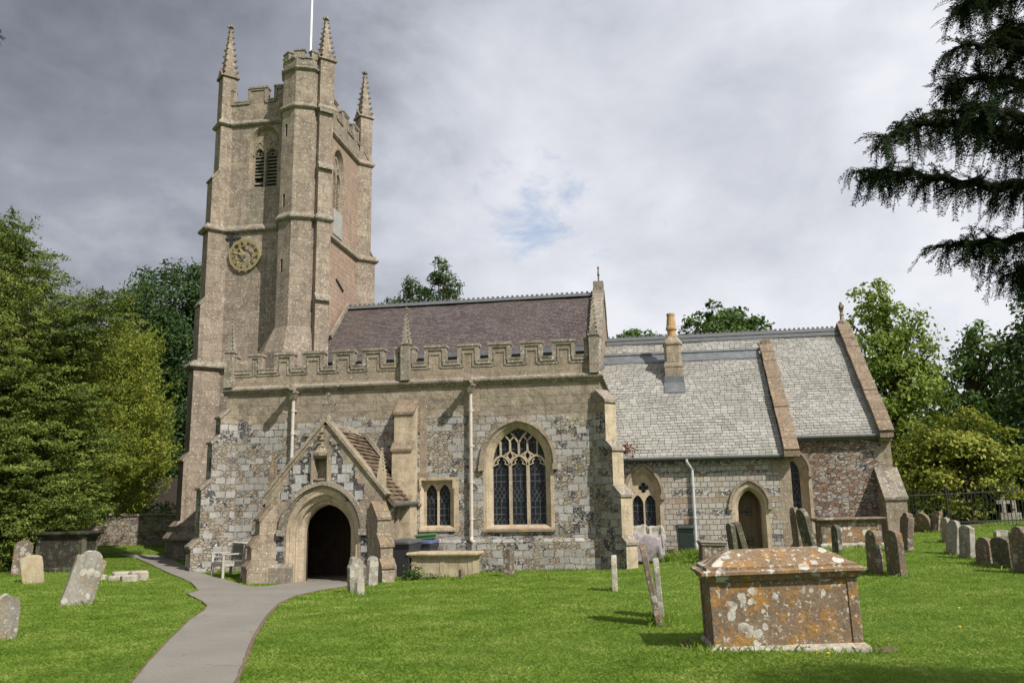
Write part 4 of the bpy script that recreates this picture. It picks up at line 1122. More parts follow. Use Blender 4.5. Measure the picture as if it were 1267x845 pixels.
for ang, L, wd in ((R(323), 0.36, 0.055), (R(283), 0.56, 0.04)):
    mb = MB(); e = Vector((math.sin(ang), math.cos(ang))); f = Vector((e.y, -e.x)); c = Vector((CXk, CZk))
    off = -0.15 if L > 0.5 else -0.13
    mb.slab(FT, [c-e*0.12-f*wd*0.3, c-e*0.12+f*wd*0.3, c+f*wd*0.45, c+e*L*0.7+f*wd*0.8, c+e*L, c+e*L*0.7-f*wd*0.8, c-f*wd*0.45], off, off+0.012)
    part(mb, 'clock_hand', GOLD, clock)
mb = MB(); mb.tube(FT(CXk, CZk, -0.17), FT(CXk, CZk, 0), 0.03, n=10); part(mb, 'spindle', GOLD, clock)
# ------------------------------------------------------------------ chapel (lower slated range with the small door)
CX0, CX1, CY = -1.55, 4.14, 28.0
FC = FS(CY)
Wc = arch(-0.44, 0.50, 0.80, 1.98, 0.82); Wci = arch(-0.44, 0.39, 0.90, 1.95, 0.68)
Dc = arch(2.84, 0.46, -0.6, 1.50, 0.64); Dci = arch(2.84, 0.36, -0.6, 1.48, 0.56)
mb = MB()
mb.plate(FC, rect(CX0, CX1, -0.7, 3.22), [Wc, Dc])
mb.box(CX1-0.4, CX1, CY+0.003, 32.0, -0.7, 3.2)
mb.mi = 1
mb.slab(FC, rect(CX1-0.36, CX1+0.004, 0.3, 3.25), -0.004, 0.1)
mb.slab(FC, rect(CX1-0.62, CX1-0.358, 2.55, 2.95), -0.0045, 0.1); mb.slab(FC, rect(CX1-0.62, CX1-0.358, 1.1, 1.4), -0.0045, 0.1)
part(mb, 'chapel_wall', [BANDED, DRESS_W])
mb = MB()
window_dressing(mb, FC, Wc, [(arch(-0.44, 0.45, 0.85, 1.97, 0.76), 0.07), (Wci, 0.15), (Wci, 0.3)], band=arch(-0.44, 0.62, 0.72, 2.0, 0.94))
wc = part(mb, 'window', DRESS)
mb = MB(); hood(mb, FC, -0.44, 0.60, 1.98, 0.94, 0.08, 0.08, 0.05); part(mb, 'hood_mould', DRESS_W, wc)
mb = MB()
qc = (-0.44, 2.17)
La = arch(-0.635, 0.165, 0.92, 1.66, 0.28, 8); Lb = arch(-0.245, 0.165, 0.92, 1.66, 0.28, 8)
quat = []
for k in range(4):
    t0 = math.pi/2*k
    for j in range(7):
        t = t0-math.pi*0.62/1+math.pi*1.24*j/6
        quat.append((qc[0]+0.085*math.cos(t0)+0.082*math.cos(t), qc[1]+0.085*math.sin(t0)+0.082*math.sin(t)))
mb.plate(FC, arch(-0.44, 0.388, 0.91, 1.95, 0.672), [La, Lb, quat], 0.15)
for L in (La, Lb, quat): mb.ring(FC, L, 0.15, L, 0.27)
mb.bar(FC, [(-0.44, 0.92), (-0.44, 1.72)], 0.045, 0.12, 0.2)
part(mb, 'tracery', DRESS, wc)
mb = MB(); mb.plate(FC, Wci, (), 0.25); part(mb, 'glass', GLASS, wc)
# chapel door
mb = MB()
window_dressing(mb, FC, Dc, [(arch(2.84, 0.42, -0.6, 1.49, 0.60), 0.06), (Dci, 0.14), (Dci, 0.62)], band=arch(2.84, 0.585, -0.6, 1.52, 0.78))
dc = part(mb, 'doorway', DRESS)
mb = MB(); hood(mb, FC, 2.84, 0.60, 1.55, 0.80, 0.075, 0.08, -0.02); part(mb, 'hood_mould', DRESS_W, dc)
mb = MB()
Fd = FS(CY+0.58)
mb.slab(Fd, arch(2.84, 0.37, -0.6, 1.48, 0.57), 0.0, 0.06)
for k in range(5): mb.slab(Fd, rect(2.84-0.35+k*0.145, 2.84-0.35+k*0.145+0.012, -0.2, 1.9), -0.008, 0.0)
o = part(mb, 'door', OLDOAK, dc)
for z in (0.45, 1.35):
    mb = MB(); mb.bar(Fd, [(2.5, z), (2.95, z)], 0.045, -0.02, -0.009)
    for s in (1, -1): mb.bar(Fd, [(2.72, z), (2.80, z+s*0.10), (2.90, z+s*0.12), (2.93, z+s*0.06)], 0.025, -0.0205, -0.0095)
    part(mb, 'hinge', IRON, o)

# chapel roof
def zc(Y): return 3.16+0.995*(Y-27.8)
mb = MB()
mb.mi = 1
mb.prism([(CX0-0.4, 27.8, 3.08), (CX0-0.4, 31.7, zc(31.7)-0.07), (CX0-0.4, 34.6, zc(31.7)-3.0), (CX0-0.4, 34.6, zc(31.7)-3.12), (CX0-0.4, 31.7, zc(31.7)-0.2), (CX0-0.4, 27.8, 2.98)], (CX1-CX0+0.2, 0, 0))
mb.mi = 0
slates(mb, (CX0-0.35, 27.74, zc(27.74)-0.045), (CX1-CX0+0.15, 0, 0), (0, 31.7-27.74, zc(31.7)-zc(27.74)), 0.215, 0.145, 0.02, 0.09, random.Random(21))
cr = part(mb, 'chapel_roof', [SLATE, UNDER])
mb = MB()
y0, y1 = 31.42, 31.7
mb.prism([(CX0-0.3, y0, zc(y0)+0.0), (CX0-0.3, y0, zc(y0)+0.03), (CX0-0.3, y1-0.05, zc(y1)+0.02), (CX0-0.3, y1, zc(y1)+0.10), (CX0-0.3, y1+0.07, zc(y1)+0.10), (CX0-0.3, y1+0.25, zc(y1)-0.15)], (CX1-CX0+0.05, 0, 0))
mb.tube((CX0-0.3, y1, zc(y1)+0.09), (CX1-0.2, y1, zc(y1)+0.09), 0.06, n=8)
part(mb, 'lead_ridge', LEAD, cr)
mb = MB()
for a, b in ((CX0+0.3, CX1-0.16),): mb.tube((a, 27.70, 3.06), (b, 27.70, 3.06), 0.055, n=10)
mb.box(CX0, CX1-0.3, 27.76, 28.0, 2.98, 3.04)
part(mb, 'gutter', GUTTER, cr)
mb = MB()
px = 1.12
mb.path([(px-0.16, 27.70, 3.04), (px-0.16, 27.70, 2.93), (px+0.0, 27.90, 2.70), (px, 27.90, 0.12)], 0.045, 12)
for z in (2.2, 1.2, 0.35): mb.tube((px, 27.90, z-0.04), (px, 27.90, z+0.04), 0.057, n=12)
part(mb, 'drainpipe', GREYPAINT)
# east parapet of the chapel
mb = MB()
X0, X1 = 3.97, 4.34
mb.prism([(X0, 27.72, 3.0), (X0, 27.72, 3.36), (X0, 31.72, zc(31.72)+0.16), (X0, 33.6, 5.4), (X0, 33.6, 4.5), (X0, 29.5, 3.0)], (X1-X0, 0, 0))
ge = part(mb, 'chapel_gable', DRESS_W)
mb = MB()
gable_coping(mb, X0-0.04, X1+0.04, [(27.60, zc(27.60)+0.20), (31.74, zc(31.74)+0.18)], 0.11, 0.5); 
mb.prism([(X0-0.05, 27.55, 3.02), (X0-0.05, 27.55, 3.18), (X0-0.05, 27.8, 3.42), (X0-0.05, 28.0, 3.42), (X0-0.05, 28.0, 3.02)], (X1-X0+0.1, 0, 0))
mb.box(X0+0.03, X1-0.03, 31.6, 31.85, zc(31.7)+0.15, zc(31.7)+0.42); mb.box(X0-0.08, X1+0.05, 31.64, 31.80, zc(31.7)+0.26, zc(31.7)+0.34)
part(mb, 'gable_coping', COPE_R, ge)
# chimney on the chapel roof
mb = MB()
cyy = 30.85; cxx = 0.78
mb.loft([[(cxx+sx*a, cyy+sy*a, z) for sx, sy in ((-1, -1), (1, -1), (1, 1), (-1, 1))] for a, z in ((0.31, 5.3), (0.31, 6.42), (0.33, 6.44), (0.33, 6.50), (0.29, 6.62))])
def oct2(a, c, z): return [(cxx+x*a, cyy+y*a, z) for x, y in ((-1, -c), (-c, -1), (c, -1), (1, -c), (1, c), (c, 1), (-c, 1), (-1, c))]
mb.loft([oct2(0.30, 0.72, 6.6), oct2(0.30, 0.72, 7.22), oct2(0.34, 0.72, 7.27), oct2(0.34, 0.72, 7.33), oct2(0.22, 0.6, 7.52), oct2(0.2, 0.6, 7.58)])
ch = part(mb, 'chimney', DRESS_W)
mb = MB()
mb.lathe((cxx, cyy, 0), [(0.15, 7.52), (0.15, 7.80), (0.20, 7.84), (0.20, 7.90), (0.175, 7.97), (0.135, 8.36), (0.155, 8.37), (0.15, 8.44), (0.10, 8.45), (0.10, 8.2)], 12); part(mb, 'chimney_pot', POT, ch, smooth=False)
mb = MB(); mb.prism([(cxx-0.36, 30.1, zc(30.1)+0.03), (cxx-0.36, 30.56, zc(30.56)+0.03), (cxx-0.36, 30.56, zc(30.56)), (cxx-0.36, 30.1, zc(30.1))], (0.72, 0, 0)); mb.box(cxx-0.34, cxx+0.34, 30.50, 30.545, zc(30.5)-0.1, zc(30.5)+0.25); part(mb, 'lead_flashing', LEAD, ch)

# ------------------------------------------------------------------ chancel
KX1, KY = 7.42, 29.0
FK = FS(KY)
Wl = arch(4.42, 0.40, 0.75, 2.62, 0.62); Wli = arch(4.40, 0.20, 0.85, 2.55, 0.42)
mb = MB()
mb.plate(FK, rect(CX1-0.1, KX1, -0.7, 3.82), [Wl]); mb.box(KX1-0.4, KX1, KY+0.003, 37.5, -0.7, 3.8)
mb.mi = 1
mb.slab(FK, rect(KX1-0.30, KX1+0.004, 0.3, 3.82), -0.004, 0.1); mb.slab(FK, rect(KX1-0.52, KX1-0.298, 2.9, 3.3), -0.0045, 0.1); mb.slab(FK, rect(KX1-0.48, KX1-0.298, 2.45, 2.7), -0.0045, 0.1)
part(mb, 'chancel_wall', [RUBBLE_RED, DRESS_W])
mb = MB(); window_dressing(mb, FK, Wl, [(Wli, 0.28), (Wli, 0.4)], band=arch(4.42, 0.50, 0.65, 2.64, 0.72)); lw_ = part(mb, 'window', DRESS)
mb = MB(); hood(mb, FK, 4.42, 0.46, 2.62, 0.70, 0.07, 0.08, 0.05); part(mb, 'hood_mould', DRESS_W, lw_)
mb = MB(); mb.plate(FK, Wli, (), 0.33); part(mb, 'glass', GLASS, lw_)
def zk(Y): return 3.78+0.955*(Y-28.85)
mb = MB()
mb.mi = 1
mb.prism([(-1.75, 28.85, 3.70), (-1.75, 33.3, zk(33.3)-0.06), (-1.75, 37.8, 3.70), (-1.75, 37.8, 3.58), (-1.75, 33.3, zk(33.3)-0.22), (-1.75, 28.85, 3.58)], (8.9, 0, 0))
mb.mi = 0
slates(mb, (-1.75, 28.80, zk(28.80)-0.055), (8.88, 0, 0), (0, 33.3-28.80, zk(33.3)-zk(28.80)), 0.215, 0.145, 0.02, 0.09, random.Random(31))
kr = part(mb, 'chancel_roof', [SLATE, UNDER])
mb = MB(); crested_ridge(mb, -1.7, 7.1, 33.3, zk(33.3)+0.03, 0.17)
mb.prism([(-1.7, 33.02, zk(33.02)), (-1.7, 33.02, zk(33.02)+0.035), (-1.7, 33.28, zk(33.28)+0.05), (-1.7, 33.28, zk(33.28)-0.02)], (8.75, 0, 0)); part(mb, 'ridge_crest', GUTTER, kr)
mb = MB(); mb.tube((4.36, 28.74, 3.68), (7.12, 28.74, 3.68), 0.055, n=10); mb.box(4.36, 7.12, 28.8, 29.0, 3.58, 3.66); part(mb, 'gutter', GUTTER, kr)
mb = MB()
X0, X1 = 7.06, 7.43
mb.prism([(X0, 28.76, 3.5), (X0, 28.76, zk(28.76)+0.1), (X0, 33.3, zk(33.3)+0.14), (X0, 37.84, zk(28.76)+0.1), (X0, 37.84, 3.5)], (X1-X0, 0, 0))
kg = part(mb, 'chancel_gable', DRESS_W)
mb = MB(); gable_coping(mb, X0-0.035, X1+0.04, [(28.64, zk(28.64)+0.16), (33.32, zk(33.32)+0.16)], 0.11, 0.52); gable_coping(mb, X0-0.035, X1+0.04, [(33.32, zk(33.32)+0.16), (37.9, zk(28.7)+0.16)], 0.11, 0.52)
mb.box(X0-0.02, X1+0.02, 28.60, 29.0, 3.6, 3.74); part(mb, 'gable_coping', COPE_R, kg)
mb = MB(); zt = zk(33.3)+0.2
mb.lathe((7.24, 33.3, zt), [(0.17, 0), (0.17, 0.1), (0.09, 0.16), (0.07, 0.32), (0.09, 0.36), (0.06, 0.44), (0.09, 0.62), (0.10, 0.70), (0.05, 0.80), (0.04, 0.86)], 8); mb.box(7.17, 7.31, 33.12, 33.42, zt+0.6, zt+0.70); part(mb, 'finial', CAPST, kg)
mb = MB(); buttress(mb, (7.2, 29.0), (0, -1), 0.62, [(1.72, 0.88)], 1.0, capproj=0.05); part(mb, 'buttress', [DRESS_W, CAPST])

# ------------------------------------------------------------------ south porch
PX0, PX1, PY = -10.65, -7.30, 22.4
PC = -8.95
FP = FS(PY)
O_ = arch(-8.97, 1.04, -0.9, 1.02, 1.18, 14); Oi = arch(-8.98, 0.67, -0.9, 1.0, 0.78, 14)
niche = rect(-9.235, -8.885, 2.42, 3.16)
mb = MB()
gp = [(PX0, -0.8), (PX1, -0.8), (PX1, 2.02), (PC, 3.98), (PX0, 2.02)]
mb.plate(FP, gp, [O_, niche])
mb.ring(FP, niche, 0, niche, 0.22); mb.plate(FP, niche, (), 0.22)
FPE = FE(PX1)
sw = [arch(23.62, 0.17, 0.80, 1.45, 0.26, 5), arch(24.12, 0.17, 0.80, 1.45, 0.26, 5)]
mb.plate(FPE, rect(PY+0.0, 25.0, -0.8, 1.98), sw)
for s in sw: mb.ring(FPE, s, 0, s, 0.16); mb.plate(FPE, s, (), 0.15)
mb.box(PX0, PX0+0.3, PY+0.02, 25.0, -0.8, 1.98)
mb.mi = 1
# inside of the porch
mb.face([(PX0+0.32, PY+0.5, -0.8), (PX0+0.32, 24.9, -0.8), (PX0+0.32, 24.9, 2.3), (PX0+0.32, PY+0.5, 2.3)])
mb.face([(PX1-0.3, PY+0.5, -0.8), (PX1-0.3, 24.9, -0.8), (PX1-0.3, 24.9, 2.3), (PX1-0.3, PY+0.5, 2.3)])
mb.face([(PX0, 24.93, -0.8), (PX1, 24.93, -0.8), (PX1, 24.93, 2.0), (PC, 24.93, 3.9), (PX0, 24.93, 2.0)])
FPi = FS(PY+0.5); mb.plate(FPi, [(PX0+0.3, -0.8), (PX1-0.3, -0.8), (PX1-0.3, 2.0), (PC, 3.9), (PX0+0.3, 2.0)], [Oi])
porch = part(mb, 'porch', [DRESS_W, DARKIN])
mb = MB()
window_dressing(mb, FP, O_, [(arch(-8.97, 0.96, -0.9, 1.02, 1.09, 14), 0.03), (arch(-8.97, 0.93, -0.9, 1.02, 1.06, 14), 0.12), (arch(-8.975, 0.84, -0.9, 1.01, 0.97, 14), 0.15), (arch(-8.975, 0.80, -0.9, 1.01, 0.92, 14), 0.27), (arch(-8.98, 0.71, -0.9, 1.0, 0.82, 14), 0.31), (Oi, 0.38), (Oi, 0.55)])
for a, h_, d, r in ((0.945, 1.075, 0.07, 0.05), (0.82, 0.945, 0.20, 0.05)):
    pts = arch(-8.97, a, -0.6, 1.015, h_, 14); pts = pts[1:]+pts[:1]
    mb.path([FP(p[0], p[1], d) for p in pts], r, 8)
part(mb, 'porch_arch', DRESS, porch)
mb = MB(); hood(mb, FP, -8.985, 1.16, 1.10, 1.26, 0.12, 0.10, 0.0)
part(mb, 'hood_mould', CAPST, porch)
# floor, door leaf and inner door
mb = MB(); mb.box(PX0+0.3, PX1-0.3, PY-0.15, 24.95, -0.7, -0.27); part(mb, 'threshold', CAPST, porch)
mb = MB(); mb.slab(FS(24.88), arch(-8.9, 0.62, -0.27, 1.3, 0.7), 0, 0.04)
for k in range(7): mb.slab(FS(24.87), rect(-9.45+k*0.17, -9.44+k*0.17, -0.2, 1.7), 0, 0.01)
part(mb, 'inner_door', DARKWOOD, porch)
mb = MB(); mb.obox((-10.05, 23.02, 0.52), (0.36, 0, 0), (0, 0.03, 0), (0, 0, 0.78)); mb.obox((-9.68, 23.0, 0.52), (0.03, 0, 0), (0, 0.05, 0), (0, 0, 0.78)); part(mb, 'door_leaf', DARKWOOD, porch)
# flint and stone chequer of the gable and jambs
def zp(x, y): return XZ(320+x/7.039, 500+y/7.039, PY-0.01)
mb = MB()
LR = [(488, 268), (478, 690), (430, 735), (372, 800), (345, 845), (190, 845), (190, 765), (222, 765), (222, 695), (262, 695), (262, 530), (348, 530), (348, 460), (420, 460), (420, 335), (470, 335)]
RR = [(612, 280), (640, 280), (640, 345), (715, 345), (715, 440), (735, 500), (735, 525), (840, 525), (840, 650), (862, 650), (862, 690), (920, 690), (920, 740), (908, 845), (765, 845), (745, 760), (690, 712), (635, 690), (625, 440), (650, 390), (612, 340)]
for P_ in (LR, RR):
    q = [zp(*p) for p in P_]
    mb.plate(FP, q, (), -0.006); mb.ring(FP, q, -0.006, q, 0.01)
for x0, x1, y0, y1 in ((413, 441, 672, 715), (413, 441, 735, 775), (718, 742, 668, 712), (718, 742, 738, 772)):
    a = XZ(200+x0/2.913, 430+y1/2.913, PY); b = XZ(200+x1/2.913, 430+y0/2.913, PY)
    mb.slab(FP, rect(a[0], b[0], a[1], b[1]), -0.006, 0.01)
mb.mi = 1
for x0, x1, y0, y1 in ((298, 365, 530, 605), (318, 418, 615, 690), (288, 372, 692, 760), (195, 258, 766, 832), (402, 472, 525, 600), (440, 474, 455, 520), (725, 810, 525, 600), (630, 690, 525, 600), (685, 790, 606, 680), (745, 825, 682, 750), (838, 906, 752, 830), (635, 675, 452, 520)):
    a = zp(x0, y1); b = zp(x1, y0)
    mb.slab(FP, rect(a[0], b[0], a[1], b[1]), -0.010, 0.008)
for x0, x1, y0, y1 in ((413, 441, 716, 734), (718, 742, 714, 736)):
    a = XZ(200+x0/2.913, 430+y1/2.913, PY); b = XZ(200+x1/2.913, 430+y0/2.913, PY)
    mb.slab(FP, rect(a[0], b[0], a[1], b[1]), -0.008, 0.008)
part(mb, 'flint_chequer', [FLINT, BLOCKG], porch)
# niche with canopy and bracket
mb = MB()
for x in (-9.29, -8.83): mb.slab(FP, rect(x-0.05, x+0.05, 2.36, 3.2), -0.07, 0.02); mb.obox((x, PY-0.08, 2.75), (0.025, 0, 0), (0, 0.03, 0), (0, 0, 0.42))
mb.loft([[(-9.06+sx*a, PY+0.05+sy*b, z) for sx, sy in ((-1, 0), (-0.8, -0.8), (0, -1), (0.8, -0.8), (1, 0))] for a, b, z in ((0.17, 0.12, 3.02), (0.20, 0.22, 3.10), (0.20, 0.23, 3.18), (0.13, 0.17, 3.30), (0.07, 0.12, 3.42), (0.05, 0.09, 3.86))])
mb.loft([[(-9.06+sx*a, PY+0.05+sy*b, z) for sx, sy in ((-1, 0), (-0.8, -0.8), (0, -1), (0.8, -0.8), (1, 0))] for a, b, z in ((0.06, 0.06, 2.28), (0.15, 0.16, 2.40), (0.18, 0.2, 2.44), (0.18, 0.2, 2.48))])
for k in range(5): mb.obox((-9.06+0.03*(-1)**k, PY-0.06, 3.35+0.1*k), (0.07-0.008*k, 0, 0), (0, 0.05, 0), (0, 0.0, 0.022))
part(mb, 'niche', DRESS_W, porch)
# gable coping with kneelers, cross, little pinnacles
mb = MB()
for s in (-1, 1):
    xe = PX0-0.06 if s < 0 else PX1+0.10
    ze = 3.98-(abs(xe-PC))*1.165
    L = math.hypot(xe-PC, 3.98-ze); t = Vector(((xe-PC)/L, 0, (ze-3.98)/L)); nrm = Vector((-t.z*1, 0, t.x)) if s < 0 else Vector((-t.z, 0, t.x))
    if nrm.z < 0: nrm = -nrm
    p0 = Vector((PC, PY-0.07, 4.03))
    mb.prism([p0, p0+t*L, p0+t*L+nrm*0.07, p0+nrm*0.07+Vector((0, 0, 0.02))], (0, 0.40, 0))
    mb.prism([p0+Vector((0, 0.05, 0))-nrm*0.075, p0+Vector((0, 0.05, 0))+t*L-nrm*0.075, p0+Vector((0, 0.05, 0))+t*L, p0+Vector((0, 0.05, 0))], (0, 0.3, 0))
part(mb, 'gable_coping', DRESS_W, porch)
mb = MB(); mb.lathe((PC, PY+0.12, 4.06), [(0.12, 0), (0.08, 0.1), (0.05, 0.16), (0.035, 0.2)], 8)
mb.box(PC-0.03, PC+0.03, PY+0.09, PY+0.15, 4.22, 4.80); mb.box(PC-0.17, PC+0.17, PY+0.085, PY+0.155, 4.52, 4.58)
for x, z in ((-0.17, 4.55), (0.17, 4.55), (0, 4.79)): mb.obox((PC+x, PY+0.12, z), (0.035, 0, 0.035), (0, 0.04, 0), (-0.035, 0, 0.035))
part(mb, 'cross', CAPST, porch)
for X, m in ((-10.52, COPE_R), (-7.38, DRESS)):
    mb = MB(); pinnacle(mb, X, PY+0.15, 0.10, 0, 2.0, 2.62, 3.28, 6, False); part(mb, 'pinnacle', m, porch)
# roof of stone tiles
def zr(x): return 3.95-abs(x-PC)*1.165
mb = MB()
e0, e1 = PX0-0.18, PX1+0.22
mb.prism([(e0, PY+0.3, zr(e0)), (PC, PY+0.3, 3.95), (e1, PY+0.3, zr(e1)), (e1, PY+0.3, zr(e1)-0.1), (PC, PY+0.3, 3.8), (e0, PY+0.3, zr(e0)-0.1)], (0, 2.68, 0))
slates(mb, (e1+0.03, PY+0.30, zr(e1+0.03)+0.01), (0, 2.67, 0), (PC-e1-0.03, 0, 3.97-zr(e1+0.03)), 0.24, 0.155, 0.045, 0.25, random.Random(4))
slates(mb, (e0-0.03, PY+0.30, zr(e0-0.03)+0.01), (0, 2.67, 0), (PC-e0+0.03, 0, 3.97-zr(e0-0.03)), 0.24, 0.155, 0.045, 0.25, random.Random(5))
part(mb, 'porch_roof', STONETILE, porch)
mb = MB()
for k in range(6): mb.prism([(PC-0.16, PY+0.32+k*0.44, 3.84), (PC, PY+0.32+k*0.44, 4.05), (PC+0.16, PY+0.32+k*0.44, 3.84)], (0, 0.43, 0))
part(mb, 'ridge_tiles', CAPST, porch)
mb = MB(); mb.tube((PX1+0.26, PY+0.25, 1.74), (PX1+0.26, 24.98, 1.80), 0.055, n=10); mb.path([(PX1+0.26, PY+0.3, 1.72), (PX1+0.16, PY+0.33, 1.58), (PX1+0.07, PY+0.33, 1.48)], 0.04, 8); part(mb, 'gutter', GUTTER, porch)
mb = MB()   # drip moulds of the wall over the porch roof
for s in (-1, 1): mb.bar(FS(24.98), [(PC+s*0.25, 4.02-0.15), (PC+s*2.0, zr(PC+s*2.0)+0.10)], 0.10, -0.11, 0.02)
part(mb, 'drip_mould', DRESS_W, porch)
# porch buttresses and plinth
for C, d in (((-7.42, 22.42), (1, -1)), ((-10.53, 22.42), (-1, -1))):
    mb = MB(); buttress(mb, C, d, 0.36, [(0.18, 0.62), (0.72, 0.52), (1.42, 0.32)], 1.1, zb=-0.8, capproj=0.04); part(mb, 'buttress', [DRESS_W, COPE_R], porch)
mb = MB()
for a, b in ((PX0-0.14, -9.78), (-8.16, PX1+0.12)):
    mb = MB(); mb.prism([(a, PY-0.14, -0.8), (a, PY-0.14, 0.12), (a, PY+0.0-0.004, 0.22), (a, PY-0.004, -0.8)], (b-a, 0, 0))
    x = PX1-0.05 if b > -8 else PX0-0.14
    mb.box(x, x+0.18, PY-0.1, 24.85, -0.8, 0.13); part(mb, 'plinth', CAPST, porch)
# ================================================================== GROUND AND PATHS
def axis(dense0, dense1, step, far, grow=1.35):
    a = list(np.arange(dense0, dense1+1e-6, step)); s = step; x = a[-1]
    while x < far: s *= grow; x += s; a.append(x)
    s = step; x = a[0]
    while x > -far: s *= grow; x -= s; a.insert(0, x)
    return np.array(a)
gx = axis(-26, 18, 0.4, 1500); gy = axis(-4, 40, 0.4, 1500)
GX, GY = np.meshgrid(gx, gy)
GZ = gz_np(GX.ravel(), GY.ravel()).reshape(GX.shape)
me = bpy.data.meshes.new('ground')
nx, ny = len(gx), len(gy)
V = np.c_[GX.ravel(), GY.ravel(), GZ.ravel()]
fc = [(j*nx+i, j*nx+i+1, (j+1)*nx+i+1, (j+1)*nx+i) for j in range(ny-1) for i in range(nx-1)]
me.from_pydata(V.tolist(), [], fc); me.materials.append(GRASSG)
me.polygons.foreach_set('use_smooth', [True]*len(me.polygons))
ground = bpy.data.objects.new('ground', me); COL.objects.link(ground); ground['kind'] = 'structure'

def z7(x, y): return (x/3.448, 600+y/3.448)
PLEFT = [(150, 860), (165, 845), (183, 822), (205, 798), (235, 768), (253, 756), (257, 750), (250, 744), (237, 738), (232, 735), (246, 731), (238, 722), (226, 716), (206, 708), (188, 699), (170, 691), (150, 687.2)]
PRIGHT = [(288, 860), (293, 845), (304, 817), (314, 790), (330, 763), (346, 747), (366, 738), (396, 731), (424, 727), (436, 724)]
PTOP = [(436, 719), (378, 719.5), (318, 727), (300, 724), (281, 718), (258, 712), (232, 702), (214, 693), (206, 687.5), (150, 685.5)]
def dens(pts, n=4):
    out = []
    for a, b in zip(pts[:-1], pts[1:]):
        for k in range(n): out.append((a[0]+(b[0]-a[0])*k/n, a[1]+(b[1]-a[1])*k/n))
    return out+[pts[-1]]
outl = [onG(*p)[:2] for p in dens(PLEFT[::-1])+dens(PRIGHT)+dens(PTOP)]
res = []
for p in outl:
    if not res or (p[0]-res[-1][0])**2+(p[1]-res[-1][1])**2 > 0.0025: res.append(p)
PATH_POLY = res
# fill with a fine grid clipped to the outline, so that the sheet follows the ground
def inside_np(poly, x, y):
    c = np.zeros(x.shape, bool); n = len(poly)
    for i in range(n):
        x0, y0 = poly[i-1]; x1, y1 = poly[i]
        cond = ((y0 > y) != (y1 > y))
        with np.errstate(divide='ignore', invalid='ignore'):
            xi = (x1-x0)*(y-y0)/(y1-y0+1e-12)+x0
        c ^= cond & (x < xi)
    return c
bm = bmesh.new()
vs = [bm.verts.new((p[0], p[1], 0)) for p in res]
bm.faces.new(vs)
bmesh.ops.triangulate(bm, faces=bm.faces)
bx0, bx1 = min(p[0] for p in res), max(p[0] for p in res); by0, by1 = min(p[1] for p in res), max(p[1] for p in res)
for v in np.arange(math.floor(bx0), bx1, 0.5):
    bmesh.ops.bisect_plane(bm, geom=bm.verts[:]+bm.edges[:]+bm.faces[:], plane_co=(v, 0, 0), plane_no=(1, 0, 0))
for v in np.arange(math.floor(by0), by1, 0.5):
    bmesh.ops.bisect_plane(bm, geom=bm.verts[:]+bm.edges[:]+bm.faces[:], plane_co=(0, v, 0), plane_no=(0, 1, 0))
for v in bm.verts: v.co.z = gz(v.co.x, v.co.y)+0.02
me = bpy.data.meshes.new('path'); bm.to_mesh(me); bm.free(); me.materials.append(TARMAC)
path = bpy.data.objects.new('path', me); COL.objects.link(path); path['kind'] = 'structure'
for p in path.data.polygons:
    if p.normal.z < 0: p.flip()
# worn earth strip along the path edges
def ribbon(pix, wd, seed):
    rg = random.Random(seed); P = [Vector(onG(*p)[:2]) for p in dens(pix, 8)]
    mb = MB(); prev = None
    for i, p in enumerate(P):
        t = (P[min(i+1, len(P)-1)]-P[max(i-1, 0)]).normalized(); n_ = Vector((-t.y, t.x))
        w1, w2 = wd*rg.uniform(0.3, 1.2), wd*rg.uniform(0.5, 1.0)
        a, b = p-n_*w1, p+n_*w2
        q = ((a.x, a.y, gz(a.x, a.y)+0.012), (b.x, b.y, gz(b.x, b.y)+0.026))
        if prev: mb.face([prev[0], prev[1], q[1], q[0]])
        prev = q
    o = mb.build('path_edge_soil', EARTH); o['kind'] = 'structure'
ribbon(PLEFT, 0.028, 1); ribbon(PRIGHT, 0.028, 2)

